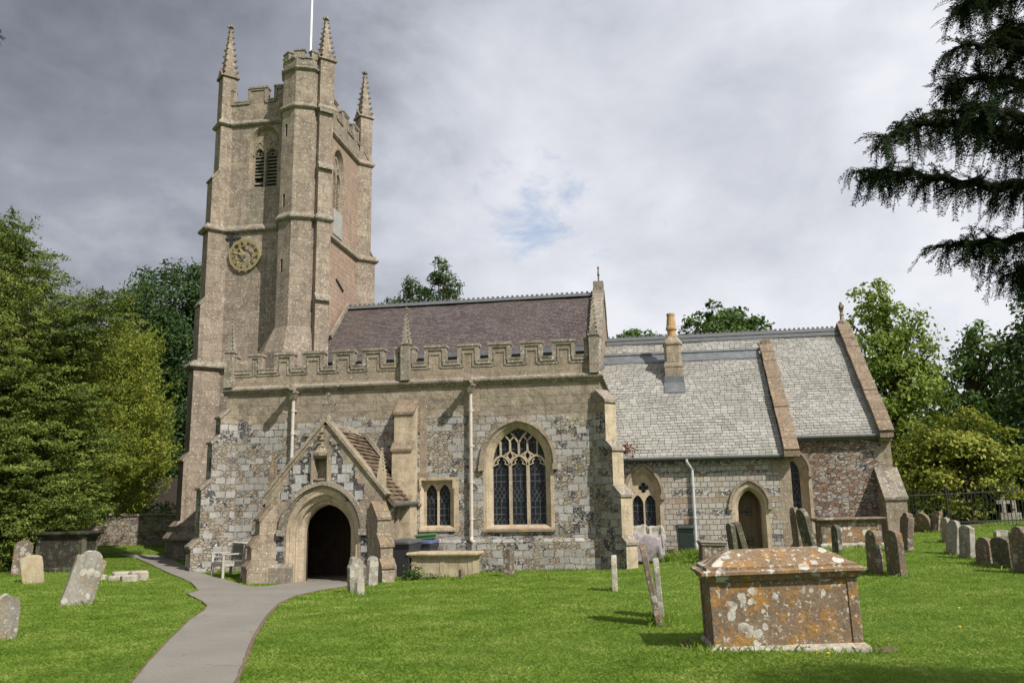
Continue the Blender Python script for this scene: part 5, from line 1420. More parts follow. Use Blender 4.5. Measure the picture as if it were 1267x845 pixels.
# ================================================================== TOMBS AND HEADSTONES
def base_at(px, Y, py=690):
    X = onY(px, py, Y)[0]
    return X, Y, gz(X, Y)
def chest_tomb(name, label, loc, rot, L, D, H, mats, lidL=0.14, lidh=0.10, hip=0.0, pil=2, plinth=0.1, group=None, pw=0.11):
    t = thing(name, label, 'chest tomb', loc, 0, group); t.rotation_euler = rot
    body, lid, base, pilm = mats
    mb = MB(); mb.box(-L/2+0.015, L/2-0.015, -D/2+0.015, D/2-0.015, -0.15, H-0.004); mb.build('chest', body, t, bevel=0.006)
    mb = MB(); mb.box(-L/2-0.06, L/2+0.06, -D/2-0.06, D/2+0.06, -0.3, plinth*0.75); mb.loft([[(sx*(L/2+a), sy*(D/2+a), z) for sx, sy in ((-1, -1), (1, -1), (1, 1), (-1, 1))] for a, z in ((0.06, plinth*0.75), (0.055, plinth*0.8), (0.012, plinth*1.15))]); mb.build('plinth', base, t, bevel=0.008)
    xs = [-L/2, L/2-pw] + ([-pw/2] if pil == 3 else [])
    for x in xs:
        for s in (-1, 1):
            mb = MB(); y = s*D/2
            mb.box(x, x+pw, min(y, y-s*0.1), max(y, y-s*0.1), plinth*1.1, H-0.06); mb.build('pilaster', pilm, t, bevel=0.006)
    mb = MB(); e = lidL
    mb.loft([[(sx*(L/2+a), sy*(D/2+a), z) for sx, sy in ((-1, -1), (1, -1), (1, 1), (-1, 1))] for a, z in ((0.0, H-0.07), (0.03, H-0.055), (e*0.55, H-0.01), (e*0.6, H), (e, H+0.012), (e, H+lidh*0.55), (e-0.03, H+lidh*0.62), (e-0.035, H+lidh*0.7), (e-0.07, H+lidh*0.72), (e-0.07, H+lidh*1.1), (e-0.10, H+lidh*1.2))] if hip else
            [[(sx*(L/2+a), sy*(D/2+a), z) for sx, sy in ((-1, -1), (1, -1), (1, 1), (-1, 1))] for a, z in ((0.0, H-0.07), (0.03, H-0.055), (e*0.6, H-0.005), (e, H+0.012), (e, H+lidh*0.7), (e-0.03, H+lidh))])
    if hip:
        a = e-0.10; z = H+lidh*1.2; n = 14
        bot = [(-L/2-a, -D/2-a), (L/2+a, -D/2-a), (L/2+a, D/2+a), (-L/2-a, D/2+a)]
        mb.loft([[(x, y, z-0.01) for x, y in bot], [(x*0.80, y*0.62, z+hip*0.62) for x, y in bot], [(x*0.66, y*0.30, z+hip) for x, y in bot]])
    o = mb.build('lid', lid, t, bevel=0.012)
    return t
gz0 = gz(1.35, 10.7)
t = chest_tomb('chest_tomb', 'large lichen-covered chest tomb with orange hipped lid in the right foreground', (1.315, 10.62, -0.05), (R(0.6), R(-1.6), R(5.0)), 1.62, 0.82, 0.895, (TOMB, TOMBLID, HS_PALE, TOMB), 0.088, 0.085, 0.15, 2, 0.12)
# crumbly earth round its foot
mb = MB(); rg = random.Random(8)
for k in range(60):
    if k < 22: x, y = 0.40+rg.uniform(-0.15, 0.05), rg.uniform(10.3, 11.2)
    else: x, y = rg.uniform(1.7, 2.5), rg.uniform(10.25, 10.5)
    r = rg.uniform(0.03, 0.085); z = gz(x, y)
    mb.lathe((x, y, z-0.01), [(r, 0), (r*0.9, r*0.3), (r*0.5, r*0.6)], 6, rg.random())
o = mb.build('bare_soil', EARTH); o['kind'] = 'stuff'
X, Y, Z = base_at(547.5, 23.3)
chest_tomb('chest_tomb', 'long cream chest tomb with plain panels close to the aisle wall', (X, Y+0.35, Z-0.02), (0, R(0.3), R(-1)), 1.74, 0.75, 0.60, (HS_CREAM, HS_CREAM, HS_CREAM, HS_CREAM), 0.12, 0.09, 0, 3, 0.05, pw=0.15)
X, Y, Z = base_at(1057, 27.0)
chest_tomb('chest_tomb', 'brown chest tomb with thin flat slab against the chancel wall', (X, Y+0.5, Z), (0, R(-0.5), R(2)), 1.72, 0.8, 0.80, (TOMB, HS_BROWN, HS_PALE, HS_BROWN), 0.13, 0.07, 0, 2, 0.12, pw=0.13)
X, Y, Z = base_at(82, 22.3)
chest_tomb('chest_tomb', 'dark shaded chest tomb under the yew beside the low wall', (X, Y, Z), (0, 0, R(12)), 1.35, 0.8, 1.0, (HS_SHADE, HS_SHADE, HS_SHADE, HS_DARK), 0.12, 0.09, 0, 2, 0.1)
X, Y, Z = base_at(881, 24.6)
chest_tomb('low_tomb', 'low brown slab tomb half hidden behind the orange lidded tomb', (X, Y, Z), (0, R(2), R(8)), 0.62, 0.5, 0.52, (HS_BROWN, CAPST, HS_BROWN, HS_BROWN), 0.06, 0.06, 0, 2, 0.05)

def headstone(label, px, Y, top, wd, th, style, mat, yaw=90, lean=0.0, pitch=None, group=None, seed=0, sink=0.3, nm='headstone'):
    """px: where its foot stands in the photograph, at depth Y; top: pixel of its top"""
    X = onY(px, 690, Y)[0]; Z = gz(X, Y)
    zt = onY(top[0], top[1], Y)[2]; H = zt-Z
    if pitch is None:
        xt = onY(top[0], top[1], Y)[0]; pitch = math.degrees(math.atan2(xt-X, H))
    rg = random.Random(seed+int(px))
    h = wd/2
    H = H/max(0.5, math.cos(R(pitch)))
    if style == 'round': out = [(h, -sink), (h, H-h*0.95)]+[(h*math.cos(t), H-h*0.95+h*0.95*math.sin(t)) for t in np.linspace(0.15, math.pi-0.15, 11)]+[(-h, H-h*0.95), (-h, -sink)]
    elif style == 'segment': out = [(h, -sink), (h, H-h*0.42)]+[(h*math.cos(t), H-h*0.42+h*0.42*math.sin(t)) for t in np.linspace(0.15, math.pi-0.15, 9)]+[(-h, H-h*0.42), (-h, -sink)]
    elif style == 'shoulder': out = [(h, -sink), (h, H-h*0.62), (h*0.94, H-h*0.50), (h*0.72, H-h*0.47)]+[(h*0.66*math.cos(t), H-h*0.48+h*0.48*math.sin(t)) for t in np.linspace(0.05, math.pi-0.05, 9)]+[(-h*0.72, H-h*0.47), (-h*0.94, H-h*0.50), (-h, H-h*0.62), (-h, -sink)]
    elif style == 'point': out = [(h, -sink), (h*1.0, H-h*0.75), (h*0.8, H-h*0.42), (h*0.45, H-h*0.28), (0, H), (-h*0.45, H-h*0.28), (-h*0.8, H-h*0.42), (-h, H-h*0.75), (-h, -sink)]
    elif style == 'broken': out = [(h, -sink), (h, H*0.80), (h*0.6, H*0.92), (h*0.2, H*0.86), (-h*0.1, H), (-h*0.5, H*0.95), (-h*0.8, H*0.78), (-h, H*0.7), (-h, -sink)]
    else: out = [(h, -sink), (h, H-0.02), (h*0.4, H), (-h*0.5, H-0.015), (-h, H-0.03), (-h, -sink)]
    # subdivide the sides and roughen the outline
    o2 = []
    n = len(out)
    for i in range(n):
        a = out[i]; b = out[(i+1) % n]; L = math.hypot(b[0]-a[0], b[1]-a[1]); m = max(1, int(L/0.14))
        for k in range(m): o2.append((a[0]+(b[0]-a[0])*k/m+rg.uniform(-1, 1)*0.006, a[1]+(b[1]-a[1])*k/m+rg.uniform(-1, 1)*0.006))
    mb = MB()
    mb.loft([[(x, -th/2, z) for x, z in o2], [(x*1.004, 0, z) for x, z in o2], [(x, th/2, z) for x, z in o2]])
    o = mb.build(nm, mat, None, bevel=0.012)
    o.location = (X, Y, Z); o.rotation_euler = (R(pitch), R(lean), R(yaw))
    tag(o, label, 'gravestone', group)
    return o
HS = headstone
HS('grey headstone with a pointed top cut off by the left edge of the lawn', 9, 11.3, (9, 733), 0.42, 0.10, 'point', HS_GREY, 62, 2, 1)
HS('tall pale headstone leaning hard to the right on the left lawn', 97, 15.4, (113, 679), 0.56, 0.12, 'shoulder', HS_GREY, 52, 15, 3)
HS('small yellowish headstone tilted left in front of the dark yew', 44, 20.0, (40, 686), 0.50, 0.12, 'segment', HS_CREAM, 40, -9, 2)
HS('brown headstone standing in the shade under the yew', 27, 21.2, (27, 668), 0.46, 0.12, 'round', HS_BROWN, 35, 2, -1)
HS('dark rust coloured headstone tucked among the yew branches', 22, 23.5, (24, 645), 0.45, 0.12, 'broken', HS_BROWN, 30, 3, 0)
HS('slim headstone tallest and leftmost of the broken group before the porch door', 441, 18.9, (438, 687), 0.36, 0.13, 'broken', HS_GREY, 52, -5, 3)
HS('round topped slim headstone right of the broken group by the porch', 460, 20.6, (463, 688), 0.28, 0.13, 'round', HS_GREY, 60, 3, 0)
HS('small broken white stub lowest of the group before the porch', 446, 17.9, (444, 713), 0.20, 0.10, 'broken', HS_PALE, 60, 0, -4)
HS('narrow brown stone post standing alone in front of the large aisle window', 629.5, 22.4, (629.5, 677), 0.30, 0.2, 'flat', HS_BROWN, 78, 1, 0)
HS('tiny brown stone stub in front of the cream tomb', 571, 21.8, (571, 703), 0.14, 0.10, 'flat', HS_BROWN, 60, 1, 0)
HS('thin pale headstone seen edge-on, alone on the lawn before the stepped corner buttress', 759.5, 18.0, (759.5, 686), 0.5, 0.11, 'round', HS_PALE, 92, 2, 0)
HS('tall headstone seen edge-on, leaning left beside the orange lidded tomb', 812, 12.55, (794, 672), 0.60, 0.085, 'shoulder', HS_BROWN, 90.5, 3)
HS('shorter upright headstone seen edge-on just behind the leaning one', 815, 13.4, (811, 690), 0.5, 0.085, 'round', HS_GREY, 90, 2)
HS('green headstone upright before the small chapel door, left of a pair', 910, 22.6, (906, 647), 0.45, 0.12, 'segment', HS_DARK, 102, 2, -4)
HS('mossy headstone leaning left before the small chapel door, right of a pair', 925, 22.9, (918, 645), 0.45, 0.14, 'segment', HS_DARK, 100, 1, -13)
HS('brown upright headstone at the foot of the chancel lancet, partly behind its leaning neighbour', 990, 24.2, (988, 627), 0.44, 0.12, 'round', HS_BROWN, 102, 0, -3)
HS('dark headstone leaning steeply left at the foot of the chancel lancet', 1007, 23.2, (998, 629), 0.53, 0.13, 'round', HS_DARK, 106, 0, -11)
HS('small green headstone in front of the left pier of the chancel tomb', 1037, 25.2, (1037, 649), 0.42, 0.12, 'round', HS_DARK, 102, 0, 0)
HS('dark round topped headstone just right of the orange lidded tomb', 1082, 20.2, (1079, 655), 0.48, 0.14, 'round', HS_BROWN, 104, 0)
HS('dark shouldered headstone leaning left, second to the right of the orange lidded tomb', 1108, 19.6, (1102, 655), 0.53, 0.14, 'segment', HS_BROWN, 106, -2)
HS('tall dark headstone beside the chancel end buttress', 1122, 25.2, (1123, 634), 0.50, 0.17, 'shoulder', HS_BROWN, 100, 0)
HS('reddish headstone leaning left in the shade before the iron railing', 1146, 33.4, (1137, 634), 0.72, 0.14, 'round', HS_BROWN, 125, 0)
HS('reddish upright headstone in the shade before the iron railing', 1161, 33.0, (1161, 632), 0.40, 0.14, 'segment', HS_BROWN, 112, 0)
HS('pale round headstone half hidden behind the tall grey one on the right', 1175, 28.0, (1170, 640), 0.44, 0.13, 'round', HS_GREY, 102, 0, 0)
HS('tall pale grey headstone first in the right hand row', 1180, 24.2, (1181, 643), 0.46, 0.12, 'round', HS_GREY, 106, 0)
HS('grey brown headstone second in the right hand row', 1197, 23.2, (1196, 650), 0.46, 0.13, 'segment', HS_GREY, 104, 0)
HS('short reddish headstone third in the right hand row', 1219, 21.2, (1217, 664), 0.48, 0.13, 'round', HS_BROWN, 107, 0)
HS('short dark headstone leaning left, fourth in the right hand row', 1242, 20.6, (1237, 664), 0.53, 0.13, 'segment', HS_DARK, 110, 0)
HS('tall brown headstone at the right edge of the lawn', 1265, 19.6, (1260, 651), 0.48, 0.15, 'shoulder', HS_BROWN, 108, 0)
HS('low rounded grey stone in the shade behind the right hand row', 1243, 29, (1243, 655), 0.5, 0.15, 'segment', HS_GREY, 20, 0, 0)
for px, top, lb in ((1243, 611, 'small pale cross shaped memorial beyond the railing, left of two'), (1256, 609, 'small pale urn topped memorial beyond the railing, right of two')):
    X = onY(px, 640, 41)[0]; Z = gz(X, 41); zt = onY(px, top, 41)[2]
    t = MB(); t.box(-0.2, 0.2, -0.2, 0.2, -0.2, 0.3); t.box(-0.08, 0.08, -0.07, 0.07, 0.3, zt-Z)
    if 'cross' in lb: t.box(-0.28, 0.28, -0.065, 0.065, zt-Z-0.42, zt-Z-0.26)
    else: t.lathe((0, 0, zt-Z-0.3), [(0.1, 0), (0.2, 0.15), (0.22, 0.25), (0.1, 0.4), (0.03, 0.5)], 10)
    o = t.build('memorial', HS_GREY); o.location = (X, 41, Z); tag(o, lb, 'gravestone')
# flat fallen slab with rubble by the path
X, Y, Z = base_at(150, 21.4)
mb = MB(); rg = random.Random(2)
for k in range(9):
    x, y = rg.uniform(-0.5, 0.5), rg.uniform(-0.5, 0.4); w_ = rg.uniform(0.15, 0.34)
    lp = [(x+w_*math.cos(t)*rg.uniform(0.7, 1.1), y+w_*0.8*math.sin(t)*rg.uniform(0.7, 1.1)) for t in np.linspace(0, 2*math.pi, 8)[:-1]]
    h_ = rg.uniform(0.06, 0.24)
    mb.loft([[(a, b, -0.1) for a, b in lp], [(a, b, h_*0.8) for a, b in lp], [(x+(a-x)*0.8, y+(b-y)*0.8, h_) for a, b in lp]])
o = mb.build('fallen_ledger', HS_PALE, bevel=0.01); o.location = (X, Y, Z); tag(o, 'low heap of broken pale ledger slabs beside the path', 'stone heap')

# ================================================================== BINS, SHEETED HEAP, BENCH
def wheelie_bin(label, loc, rz, body, lid, H=1.0, w_=0.58, d_=0.68):
    t = thing('wheelie_bin', label, 'wheelie bin', loc, rz)
    mb = MB()
    lv = [(0.80, 0.02), (0.84, 0.10), (0.97, H*0.80), (1.03, H*0.82), (1.05, H*0.92)]
    mb.loft([[(sx*w_/2*a, sy*d_/2*a, z) for sx, sy in ((-1, -0.96), (-0.92, -1), (0.92, -1), (1, -0.96), (1, 0.96), (0.92, 1), (-0.92, 1), (-1, 0.96))] for a, z in lv]); mb.build('body', body, t, bevel=0.01)
    mb = MB()
    mb.loft([[(sx*w_/2*a, sy*d_/2*a-0.02, z+sy*0.015) for sx, sy in ((-1, -0.94), (-0.9, -1), (0.9, -1), (1, -0.94), (1, 0.96), (0.92, 1), (-0.92, 1), (-1, 0.96))] for a, z in ((1.10, H*0.92), (1.10, H*0.955), (1.0, H*1.0), (0.7, H*1.02))]); 
    mb.tube((-w_*0.35, -d_*0.56, H*0.95), (w_*0.35, -d_*0.56, H*0.95), 0.018, n=8)
    mb.build('lid', lid, t)
    mb = MB(); mb.tube((-w_*0.45, d_*0.56, H*0.90), (w_*0.45, d_*0.56, H*0.90), 0.02, n=8)
    for s in (-1, 1): mb.box(s*w_*0.42-0.02, s*w_*0.42+0.02, d_*0.45, d_*0.57, H*0.87, H*0.92)
    mb.build('handle', body, t)
    for s in (-1, 1):
        mb = MB(); mb.tube((s*w_*0.42-0.03, d_*0.42, 0.10), (s*w_*0.42+0.03, d_*0.42, 0.10), 0.10, n=14); mb.build('wheel', IRON, t)
    return t
X, Y, Z = base_at(501, 23.6); wheelie_bin('large charcoal wheelie bin between the porch and the cream tomb', (X, Y, Z), R(-12), BINGREY, BINLID, 1.03, 0.66, 0.74)
X, Y, Z = base_at(527, 24.35); wheelie_bin('dark wheelie bin standing behind the cream tomb under the small two-light window', (X, Y-0.05, Z), R(-8), BINGREY, BOXBLUE, 0.98, 0.58, 0.6)
ZB = Z+1.0
mb = MB(); mb.loft([[(sx*a, sy*b, z) for sx, sy in ((-1, -1), (1, -1), (1, 1), (-1, 1))] for a, b, z in ((0.25, 0.17, 0), (0.28, 0.20, 0.10), (0.31, 0.23, 0.11), (0.31, 0.23, 0.15), (0.27, 0.19, 0.15), (0.24, 0.16, 0.03))]); o = mb.build('recycling_box', BOXGREEN, bevel=0.006); o.location = (X+0.02, Y-0.05, ZB); o.rotation_euler = (0, R(-4), R(10)); tag(o, 'green plastic recycling box on the lid of the bin behind the cream tomb', 'recycling box')
X, Y, Z = base_at(849, 27.25); wheelie_bin('dark green wheelie bin against the chapel wall by the grey drainpipe', (X, Y, Z), R(6), BINGREEN, BINGREEN, 1.02, 0.46, 0.55)
# sheeted heap: stacked chairs and boards under mauve polythene
X, Y, Z = base_at(802, 26.6)
t = thing('sheeted_heap', 'heap covered by crumpled mauve and grey sheeting below the chapel window', 'covered heap', (X, Y, Z), 0)
def sheet(name, mat, cx, hw, hd, z0, z1, seed, parent, sag=0.06):
    """loose sheet hanging over stacked chairs: folds deepen towards the hem"""
    rg = random.Random(seed); ph = [rg.uniform(0, 6.3) for _ in range(8)]
    mb = MB(); n = 96; lv = []
    for j in range(15):
        v = j/14
        ring = []
        for i in range(n):
            t = 2*math.pi*i/n
            e = 0.30
            x = math.copysign(abs(math.cos(t))**e, math.cos(t)); y = math.copysign(abs(math.sin(t))**e, math.sin(t))
            f = 1.0-v*0.05 if v < 0.88 else 0.956-((v-0.88)/0.12)**2.5*0.75
            fold = (1-v*0.8)*(0.040*math.sin(7*t+ph[0]+v*4)+0.026*math.sin(15*t+ph[1]-v*6)+0.012*math.sin(29*t+ph[2]))+0.03*math.sin(3*t+ph[3]+v*5)
            zz = z0+(z1-z0)*min(1, v/0.88)+(0.02 if v > 0.88 else 0)
            zz += (1-v)*0.04*math.sin(5*t+ph[4])+v*(0.05*math.sin(2.2*x*3+ph[5])+sag*0.6*math.sin(6*x+ph[6]))
            ring.append((cx+x*hw*f+math.cos(t)*fold, y*hd*f+math.sin(t)*fold, zz))
        lv.append(ring)
    mb.loft(lv)
    return mb.build(name, mat, parent, smooth=True)
sheet('mauve_sheet', SHEET, 0.0, 0.50, 0.36, 0.03, 0.84, 3, t)
sheet('grey_sheet', CANVAS, -0.20, 0.26, 0.28, 0.50, 1.08, 9, t)
sheet('grey_sheet', CANVAS, 0.26, 0.22, 0.30, 0.52, 1.06, 14, t)
mb = MB()
mb.obox((0.02, -0.3, 0.72), (0.02, 0, 0.16), (0, 0.015, 0), (0.03, 0, 0)); mb.build('board', GREYWOOD, t)
# bench against the west side of the porch
X, Y, Z = base_at(280, 23.4, 712)
t = thing('garden_bench', 'silvered slatted wooden bench against the west wall of the porch', 'bench', (X, Y, Z), R(-47))
bl, bd = 1.2, 0.52
for i in range(5):
    mb = MB(); y = -bd/2+0.04+i*0.105; mb.box(-bl/2, bl/2, y, y+0.085, 0.41, 0.435); mb.build('seat_slat', GREYWOOD, t)
for s in (-1, 1):
    x = s*(bl/2-0.03)
    mb = MB(); mb.box(x-0.032, x+0.032, -bd/2-0.03, -bd/2+0.035, 0.0, 0.64); mb.build('leg', GREYWOOD, t)
    mb = MB(); mb.prism([(x-0.032, bd/2-0.03, 0), (x-0.032, bd/2+0.035, 0), (x-0.032, bd/2+0.10, 0.92), (x-0.032, bd/2+0.04, 0.92)], (0.064, 0, 0)); mb.build('leg', GREYWOOD, t)
    mb = MB(); mb.box(x-0.045, x+0.045, -bd/2-0.06, bd/2+0.05, 0.64, 0.675); mb.build('armrest', GREYWOOD, t)
    mb = MB(); mb.box(x-0.02, x+0.02, -bd/2, bd/2, 0.33, 0.405); mb.build('side_rail', GREYWOOD, t)
mb = MB(); mb.box(-bl/2, bl/2, -bd/2-0.015, -bd/2+0.015, 0.33, 0.405); mb.build('front_rail', GREYWOOD, t)
mb = MB()
mb.obox((0, bd/2+0.075, 0.88), (bl/2, 0, 0), (0, 0.02, 0), (0, 0.004, 0.045)); mb.obox((0, bd/2+0.03, 0.50), (bl/2, 0, 0), (0, 0.02, 0), (0, 0.004, 0.03))
for i in range(14):
    x = -bl/2+0.08+i*(bl-0.16)/13; mb.obox((x, bd/2+0.055, 0.69), (0.026, 0, 0), (0, 0.01, 0), (0, 0.018, 0.18))
mb.build('backrest', GREYWOOD_D, t)

# ================================================================== BOUNDARY WALL, OUTBUILDING, RAILING
A = onY(95, 676, 31.5); B = (-17.2, 33.2, 0)
mb = MB(); x0, y0 = A[0]-14, 30.8; x1, y1 = -16.2, 33.3
u = Vector((x1-x0, y1-y0, 0)); L = u.length; u.normalize(); n_ = Vector((-u.y, u.x, 0)); rg = random.Random(6)
segs = 26
for k in range(segs):
    a = Vector((x0, y0, 0))+u*(L*k/segs); b = Vector((x0, y0, 0))+u*(L*(k+1)/segs)
    zb = gz(a.x, a.y); h = 1.18+rg.uniform(-0.03, 0.03)
    mb.prism([(a.x, a.y, zb-0.4), (b.x, b.y, zb-0.4), (b.x, b.y, zb+h), (a.x, a.y, zb+h)], n_*0.45)
    mb.prism([Vector((a.x, a.y, zb+h+0.002))-n_*0.04, Vector((b.x, b.y, zb+h+0.002))-n_*0.04, Vector((b.x, b.y, zb+h+0.09))-n_*0.02, Vector((a.x, a.y, zb+h+0.09))-n_*0.02], n_*0.53)
WALLM = rubble('boundary_wall_stone', (0.36, 0.33, 0.27), (0.24, 0.185, 0.13), 0.0, 0.3, 0.15, 0.62)
o = mb.build('boundary_wall', WALLM); tag(o, 'low grey stone boundary wall with coping running behind the yew to the tower', 'wall')
t = thing('outbuilding', 'low dark roofed outbuilding beyond the boundary wall left of the tower', 'outbuilding', (-26, 41, 0.4))
mb = MB(); mb.box(-7, 7, -3, 3, -0.8, 1.35); mb.build('wall', WALLM, t)
mb = MB(); mb.prism([(-7.3, -3.4, 1.25), (-7.3, 0, 3.0), (-7.3, 3.4, 1.25), (-7.3, 3.4, 1.1), (-7.3, 0, 2.8), (-7.3, -3.4, 1.1)], (14.6, 0, 0)); mb.build('roof', STONETILE, t)
# iron railing at the east end
def railing(p0, p1, label, H=1.35):
    p0 = Vector(p0); p1 = Vector(p1); d = p1-p0; L = d.length; d.normalize()
    t = thing('iron_railing', label, 'railing', (p0.x, p0.y, gz(p0.x, p0.y)))
    def P(s, z):
        q = p0+d*s; return Vector((q.x-p0.x, q.y-p0.y, gz(q.x, q.y)-gz(p0.x, p0.y)+z))
    mb = MB(); n = int(L/0.13)
    for k in range(n+1):
        s = L*k/n; mb.tube(P(s, 0.0), P(s, H+0.1), 0.012, n=5); mb.tube(P(s, H+0.1), P(s, H+0.2), 0.018, 0.002, n=5)
    mb.build('bars', IRON, t)
    for z in (0.2, H-0.08):
        mb = MB(); mb.path([P(L*k/20, z) for k in range(21)], 0.022, 5); mb.build('rail', IRON, t)
    m = int(L/2.6)
    for k in range(m+1):
        s = L*k/m; mb = MB(); mb.tube(P(s, -0.2), P(s, H+0.16), 0.035, n=8); mb.lathe(P(s, H+0.16), [(0.035, 0), (0.05, 0.04), (0.0, 0.1)], 8); mb.build('post', IRON, t)
    mb = MB(); mb.prism([P(0, -0.3)-Vector((0, 0.12, 0)), P(L, -0.3)-Vector((0, 0.12, 0)), P(L, 0.14)-Vector((0, 0.12, 0)), P(0, 0.14)-Vector((0, 0.12, 0))], (0, 0.24, 0)); mb.build('kerb', HS_GREY, t)
railing((8.2, 36.0, 0), (22.0, 34.2, 0), 'black iron railing on a low stone kerb under the trees on the right')
# ================================================================== TREES
RNG = np.random.default_rng(7)
def unit(v): return v/np.maximum(np.linalg.norm(v, axis=-1, keepdims=True), 1e-9)
def leaf_quads(P, size, aspect=0.55, up=0.35, nrm=None, rng=RNG, jitter=0.35):
    n = len(P)
    a = unit(rng.normal(size=(n, 3)))
    if nrm is None: b = rng.normal(size=(n, 3))+np.array([0, 0, up*3])
    else: b = nrm+rng.normal(size=(n, 3))*0.6
    b = unit(b)
    a = unit(a-(a*b).sum(-1, keepdims=True)*b)
    c = np.cross(b, a)
    s = (size*(1+rng.uniform(-jitter, jitter, n)))[:, None]
    k = b*s*0.12
    return np.stack([P-a*s, P-c*s*aspect+k*0, P+a*s, P+c*s*aspect+k], 1)
def px_blobs(blobs, Y):
    """(px, py, radius px, depth offset) -> centre and radius in metres"""
    out = []
    for x, y, r, dy in blobs:
        p = np.array(onY(x, y, Y+dy)); q = np.array(onY(x+r, y, Y+dy))
        out.append((p, abs(q[0]-p[0])))
    return out
def branch_tubes(mb, base, tips, r0, rng, bend=0.25):
    base = Vector(base)
    for tp_, f in tips:
        tp_ = Vector(tp_); L = (tp_-base).length
        mid = base.lerp(tp_, 0.5)+Vector((rng.normal()*0.05*L, rng.normal()*0.05*L, bend*L*0.15))
        mb.path([base, base.lerp(mid, 0.5)+Vector((0, 0, 0.02*L)), mid, mid.lerp(tp_, 0.55), tp_], [r0*f, r0*f*0.75, r0*f*0.5, r0*f*0.28, r0*f*0.08], 6)
def leafy_tree(name, label, blobs, Y, base, leafmat, size, nper, group=None, trunk_r=0.35, cat='tree', sub=26, spread=0.2, shell=0.62, flat=0.75, up=0.35, seed=1, hide_trunk=False, aspect=0.55):
    rng = np.random.default_rng(seed)
    bl = px_blobs(blobs, Y)
    cm = np.mean([c for c, r in bl], 0); base = np.array([cm[0], cm[1], gz(cm[0], cm[1])])
    t = thing(name, label, cat, tuple(base), 0, group)
    pts = []; outs = []; allsub = []
    for c, r in bl:
        m = max(6, int(sub*(r/ max(b[1] for b in bl))**2)+4)
        d = unit(rng.normal(size=(m, 3))); rad = r*rng.uniform(shell, 1.0, m)**0.7
        sc = c+d*rad[:, None]*np.array([1, 1, 0.92])
        allsub += [(s, r) for s in sc]
        for s in sc:
            k = int(nper*(r*spread*2.0)**2*rng.uniform(0.6, 1.3))
            k = max(k, 10)
            g = rng.normal(size=(k, 3))*np.array([1.15, 1.15, flat])*r*spread*rng.uniform(0.6, 1.15)
            g[:, 2] -= 0.15*(g[:, 0]**2+g[:, 1]**2)/(r*spread)
            pts.append(s+g); outs.append(s+g-c)
        # sparse inner leaves
        k = int(nper*r*r*0.10); o_ = unit(rng.normal(size=(k, 3))); pts.append(c+o_*(rng.uniform(0.2, 0.75, k)*r)[:, None]); outs.append(o_)
    P = np.concatenate(pts); O = unit(np.concatenate(outs))
    ok = P[:, 2] > gz_np(P[:, 0], P[:, 1])+0.15; P = P[ok]; O = O[ok]
    q = leaf_quads(P-base, size, aspect, up, O*0.85+np.array([0, 0, up]), rng)
    quads_object('crown', q, leafmat, t)
    mb = MB()
    top = max(c[2] for c, r in bl)-base[2]
    cen = np.mean([c for c, r in bl], 0)-base
    kx = [Vector((0, 0, -0.3)), Vector((cen[0]*0.1, cen[1]*0.1, top*0.22)), Vector((cen[0]*0.35, cen[1]*0.35, top*0.5)), Vector((cen[0]*0.7, cen[1]*0.7, top*0.85))]
    mb.path(kx, [trunk_r*1.25, trunk_r, trunk_r*0.7, trunk_r*0.2], 10)
    idx = rng.permutation(len(allsub))[:min(len(allsub), 70)]
    for i in idx:
        s, r = allsub[i]; s = s-base
        f = min(max(s[2]/max(top, 0.1)-0.2, 0.15), 0.8); h = f
        a = kx[1].lerp(kx[3], h)
        branch_tubes(mb, a, [(s, 1.0)], trunk_r*0.28, rng)
    mb.build('trunk', BARK, t)
    return t
